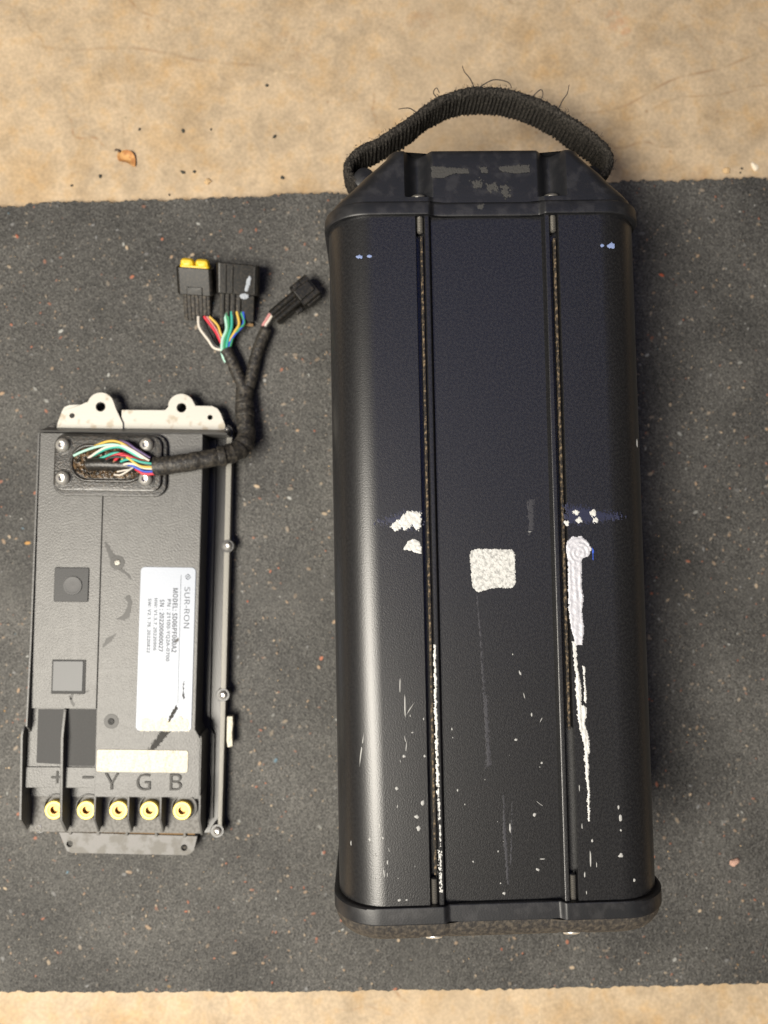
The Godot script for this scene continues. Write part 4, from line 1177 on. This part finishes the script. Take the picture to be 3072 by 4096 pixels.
	wire(t, "green", [V(67.4, 8, -190.8), V(65.2, 8.6, -199.4), V(65.5, 8.7, -207.6), V(67.8, 8.8, -214.8), V(67.8, 8.8, -223), V(66.5, 8.8, -230)], 1.15)
	wire(t, "teal", [V(68.4, 7.9, -192.7), V(66.9, 8.5, -202.3), V(68.3, 8.7, -210.6), V(70.4, 8.8, -218.8), V(70, 8.8, -230)], 1.15)
	wire(t, "yellow", [V(68.2, 7.7, -199.5), V(69.4, 8, -207.9), V(72.7, 8.5, -214.4), V(76, 8.7, -220.7), V(74, 8.8, -230)], 1.1)
	wire(t, "blue", [V(67.8, 7.7, -197.5), V(69, 8, -205.9), V(73.3, 8.2, -213.1), V(79.2, 8.5, -220.4), V(79, 8.7, -230)], 1.1)
	wire(t, "green", [V(68.6, 7.7, -198.5), V(71.3, 8.1, -210), V(76.1, 8.5, -216.4), V(80, 8.7, -221.7), V(77, 8.7, -230)], 1.0)
	wire(t, "pink", [V(94.3, 7.7, -212.6), V(94.1, 8.2, -219.1), V(96.4, 8.3, -223.7), V(99.4, 8.2, -229)], 1.2)
	wire(t, "white", [V(96.1, 7.7, -213.6), V(96.2, 8.2, -219.7), V(98.4, 8.3, -223.3), V(101.2, 8.2, -228)], 1.1)
	connectors(t)


func shell_tube(w: float, h: float, wall: float, r: float, z0: float, z1: float, floor_z: float) -> PackedVector3Array:
	"""A box of rounded section lying along z, open at z1 (its mouth), with a floor inside (mm)."""
	var ring := func(ww: float, hh: float, rr: float, z: float) -> PackedVector3Array:
		var l := PackedVector3Array()
		for p in round_rect(ww, hh, rr, 4):
			l.append(V(p.x, p.y, z))
		return l
	var ri := maxf(r - wall, 0.3)
	return loft([ring.call(w - 1, h - 1, r, z0), ring.call(w, h, r, z0 + signf(z1 - z0) * 0.5), ring.call(w, h, r, z1 - signf(z1 - z0) * 0.3), ring.call(w - 0.6, h - 0.6, r, z1), ring.call(w - 2 * wall, h - 2 * wall, ri, z1), ring.call(w - 2 * wall, h - 2 * wall, ri, floor_z)])


func connectors(t: Node3D) -> void:
	# yellow-faced plug: mouth towards the far side, tipped a little upwards
	var a := part("plug", solid(shell_tube(27.5, 13, 1.8, 3.0, 9, -11, -6), 35), M.plug, t)
	a.set_meta("label", "wide black plug with a bright yellow face")
	a.transform = Transform3D(Basis.from_euler(Vector3(deg_to_rad(30), deg_to_rad(-3), 0)), V(43.0, 11.0, -252.0))
	part("plug_insert", solid(shell_tube(22.6, 8.6, 2.0, 2.6, -4, -12.5, -9), 35), M.yellow, a)
	for x in [-5.6, 5.6]:
		part("plug_socket", solid(rbox(V(x, 0.6, -13), V(10.6, 7.6, 8), 0.0030)), M.yellow, a)
	part("plug_back", solid(rbox(V(0.3, -0.6, 18), V(21, 9.6, 22), 0.0014)), M.plug_dusty, a)
	for k in 6:
		part("plug_rib", solid(rbox(V(-7.5 + k * 3.0, 4.4, 18.4), V(1.5, 1.6, 21), 0.0005)), M.plug_dusty, a)
	part("latch", solid(rbox(V(0, 6.8, 5.8), V(12, 1.2, 6), 0.0007)), M.plug, a)
	# the larger plug beside it
	var b := part("plug", solid(shell_tube(32, 17, 1.9, 3.0, 11, -11, -2), 35), M.plug, t)
	b.set_meta("label", "larger black plug with white paint marks on its side")
	b.transform = Transform3D(Basis.from_euler(Vector3(deg_to_rad(22), deg_to_rad(-4), deg_to_rad(-9))), V(75.4, 13.0, -254))
	for x in [1.5, 8.0]:
		part("plug_pin", solid(rbox(V(x, 1.5, -6.5), V(3.4, 3.4, 6), 0.0006)), M.lime, b)
	part("plug_divider", solid(rbox(V(-3, 0, -5), V(12, 10, 6), 0.001)), M.plug_inside, b)
	part("plug_back", solid(rbox(V(-1, -0.6, 22), V(24.5, 12, 25), 0.0014)), M.plug_dusty, b)
	for k in [[-10.6, 2.6], [-6.8, 2.4], [-2.8, 3.0], [1.6, 2.6]]:
		part("plug_rib", solid(rbox(V(k[0], 5.6, 22.2), V(k[1], 2.2, 24), 0.0009)), M.plug, b)
	part("plug_lid", solid(rbox(V(7.8, 5.6, 21), V(9.5, 1.8, 20), 0.0006)), M.plug, b)
	part("plug_tab", solid(rbox(V(7.6, 4.6, 33), V(9.5, 2.0, 2.4), 0.0005)), M.rust, b)
	for x in [-9.0, -4.0, 12.6]:
		part("shell_rib", solid(rbox(V(x, 8.5, 0), V(1.6, 1.4, 20), 0.0005)), M.plug, b)
	part("paint_mark", smear([5.0, 8.0, 7.0, -1.4, 8.6, -3.4, 10.2, -2.0, 9.0, 3, 7.6, 8.4], 8.5, 0.35, 0.7, 0.2, 141), M.paint_white, b)
	part("paint_mark", smear([1.6, 10.6, 4.6, 9.6, 8.0, 10.4, 8.2, 12.6, 5.2, 14, 2.2, 13.2], 8.5, 0.4, 0.6, 0.2, 142), M.paint_white, b)
	# slim plug lying askew
	var c := part("plug", solid(shell_tube(19, 13, 1.6, 2.6, 8, -8, -2), 35), M.plug, t)
	c.set_meta("label", "slim black plug lying askew beside the battery")
	c.transform = Transform3D(Basis.from_euler(Vector3(deg_to_rad(4), deg_to_rad(-50), deg_to_rad(-6))), V(126.6, 10.0, -246))
	part("plug_back", solid(rbox(V(0, -0.5, 19.5), V(12, 10.5, 24), 0.0014)), M.plug, c)
	for x in [-3.1, 3.1]:
		part("plug_barrel", solid(moved(lathe([Vector2(0.2, 0), Vector2(2.6, 0), Vector2(2.9, 0.5), Vector2(2.9, 23), Vector2(2.5, 23.6), Vector2(0.2, 23.6)].map(func(q): return q * MM), V(x, 3.6, 8), Vector3(0, 0, 1), 16), Transform3D.IDENTITY), 40), M.plug, c)
	part("latch", solid(rbox(V(0, 7.6, 0.5), V(9, 2.2, 14), 0.0008)), M.plug, c)
	part("latch", solid(rbox(V(8.4, 1.5, 12.6), V(3, 5, 6), 0.0008)), M.plug, c)
	part("shell_rib", solid(rbox(V(9.6, 0, -1), V(2.2, 9, 12), 0.0008)), M.plug, c)
	part("shell_rib", solid(rbox(V(-6.4, 7.4, 2.5), V(3.6, 1.2, 6), 0.0005)), M.plug, c)


# ================================================================ litter
func stone(r: Vector3, seed_: int) -> ArrayMesh:
	var g := RandomNumberGenerator.new()
	g.seed = seed_
	var loops := []
	var wob := []
	for k in 9:
		wob.append(g.randf_range(0.7, 1.2))
	for ring in [[0.55, 0.0], [0.95, 0.35], [1.0, 0.8], [0.75, 1.45], [0.3, 1.9]]:
		var l := PackedVector3Array()
		for k in 9:
			var a := TAU * k / 9
			var w: float = wob[k] * g.randf_range(0.88, 1.1)
			l.append(Vector3(cos(a) * r.x * w * ring[0], r.y * ring[1] * g.randf_range(0.9, 1.08), sin(a) * r.z * w * ring[0]))
		loops.append(l)
	return solid(loft(loops), 30)


func single(called: String, mesh: Mesh, m: Material, at: Vector3, turn: float, label: String, category: String, group := "") -> MeshInstance3D:
	var o := part(numbered(called), mesh, m, self)
	o.position = at
	o.rotation.y = turn
	tag(o, label, category, group)
	return o


func litter() -> void:
	# curled dry leaf with a dark stem
	var leaf := thing("dry_leaf", "small curled orange brown dry leaf lying on the concrete", "leaf", Vector3(-0.1938, 0.0006, -0.3085), 0.0)
	var loops_top := []
	var n := 16
	for i in n + 1:
		var u := float(i) / n
		var w := 5.2 * pow(sin(PI * pow(u, 0.75)), 0.75) + 0.25
		var l := PackedVector3Array()
		for side in 2:
			for k in 9:
				var v := -1.0 + 2.0 * k / 8 if side == 0 else 1.0 - 2.0 * k / 8
				var y := 0.6 + 2.2 * v * v * sin(PI * u) + 0.8 * sin(u * 9.0 + v * 2.0) * absf(v) - absf(absf(v) - 0.04) * 0.2
				l.append(V(-8.5 + 17.5 * u, y + (0.28 if side == 0 else 0.0), v * w + 0.9 * sin(u * 7.0)))
		loops_top.append(l)
	var blade := part("leaf_blade", solid(loft(loops_top), 60), M.leaf, leaf)
	blade.rotation.y = -0.70
	part("leaf_stem", solid(tube([V(-5.4, 1.0, -4.6), V(-7.2, 1.6, -6.0), V(-8.6, 2.0, -6.4), V(-9.4, 1.4, -5.4)], func(u, _a): return 0.0007 * (1.2 - 0.5 * u), 0.001, 6), 60), M.stem, leaf)
	single("pebble", stone(Vector3(0.0042, 0.0018, 0.0026), 5), M.pebble, Vector3(0.2803, 0.0088, 0.2431), 0.5, "small pinkish pebble on the mat right of the battery", "pebble")
	single("pebble", stone(Vector3(0.0024, 0.0012, 0.0038), 6), M.pale_stone, Vector3(0.3140, 0.0001, -0.3078), 0.5, "whitish sliver of stone on the concrete right of the handle", "pebble")
	single("pebble", stone(Vector3(0.0030, 0.0014, 0.0030), 8), M.tan_stone, Vector3(0.2908, 0.0001, -0.3037), 0.0, "tan pebble on the concrete right of the handle by the mat edge", "pebble")
	single("pebble", stone(Vector3(0.0028, 0.0011, 0.0026), 9), M.tan_stone, Vector3(-0.1297, 0.0001, -0.2905), 0.0, "tan pebble on the concrete left of the handle by the mat edge", "pebble")
	for c in [
		[-83.1, -370.5, 1.9, "tiny dark crumb lying alone far up the tan concrete above the handle"],
		[-184.6, -332.8, 1.5, "tiny dark crumb on the concrete just above the dry leaf"],
		[-76.5, -328.2, 2.2, "dark crumb on the concrete just left of the top of the handle"],
		[-150.0, -331.8, 2.0, "dark crumb on the concrete to the right of the dry leaf and above it"],
		[-215.2, -293.9, 2.0, "dark crumb on the concrete below and left of the dry leaf"],
		[-237.8, -286.2, 1.4, "small dark crumb close to the mat edge, leftmost of the crumbs"],
		[-140.5, -298.5, 1.8, "smaller right one of two dark crumbs between leaf and handle"],
		[-149.6, -298.0, 2.3, "bigger left one of two dark crumbs between leaf and handle"],
		[-70.1, -294.4, 2.2, "dark crumb near the mat edge by the left end of the handle"],
		[-127.6, -333.6, 1.2, "smallest dark crumb between the leaf and the handle, level with the leaf's top"],
		[-160.2, -279.5, 1.3, "small dark crumb right at the mat edge below the two crumbs"],
		[303.6, -306.2, 1.4, "upper of two tiny dark crumbs beside the whitish stone sliver"],
		[302.4, -302.6, 1.3, "lower of two tiny dark crumbs beside the whitish stone sliver"]]:
		single("crumb", stone(Vector3(c[2], c[2] * 0.45, c[2] * 0.75) * 0.85 * MM, int(c[0])), M.crumb, Vector3(c[0] * MM, 0.0001, c[1] * MM), rng.randf() * TAU, c[3], "crumb", "dark crumbs on the concrete")
	# loose grit strewn over the mat: nobody could count it
	var grit := PackedVector3Array()
	for i in 330:
		var p := Vector3(rng.randf_range(-0.36, 0.38), 0.0088, rng.randf_range(-0.26, 0.32))
		var r := rng.randf_range(0.25, 0.62) * MM
		var l0 := PackedVector3Array()
		var l1 := PackedVector3Array()
		var turn := rng.randf() * TAU
		for k in 5:
			var a := TAU * k / 5 + turn
			var w := rng.randf_range(0.7, 1.3)
			l0.append(p + Vector3(cos(a) * r * w * 1.3, 0, sin(a) * r * w))
			l1.append(p + Vector3(cos(a) * r * w * 0.6, r * 0.9, sin(a) * r * w * 0.6))
		grit.append_array(outward(loft([l0, l1])))
	var o := part("loose_grit", build(grit, 20), M.tan_stone, self)
	o.set_meta("kind", "stuff")
	o.set_meta("label", "fine pale grit strewn over the dark rubber mat")
	o.set_meta("category", "grit")
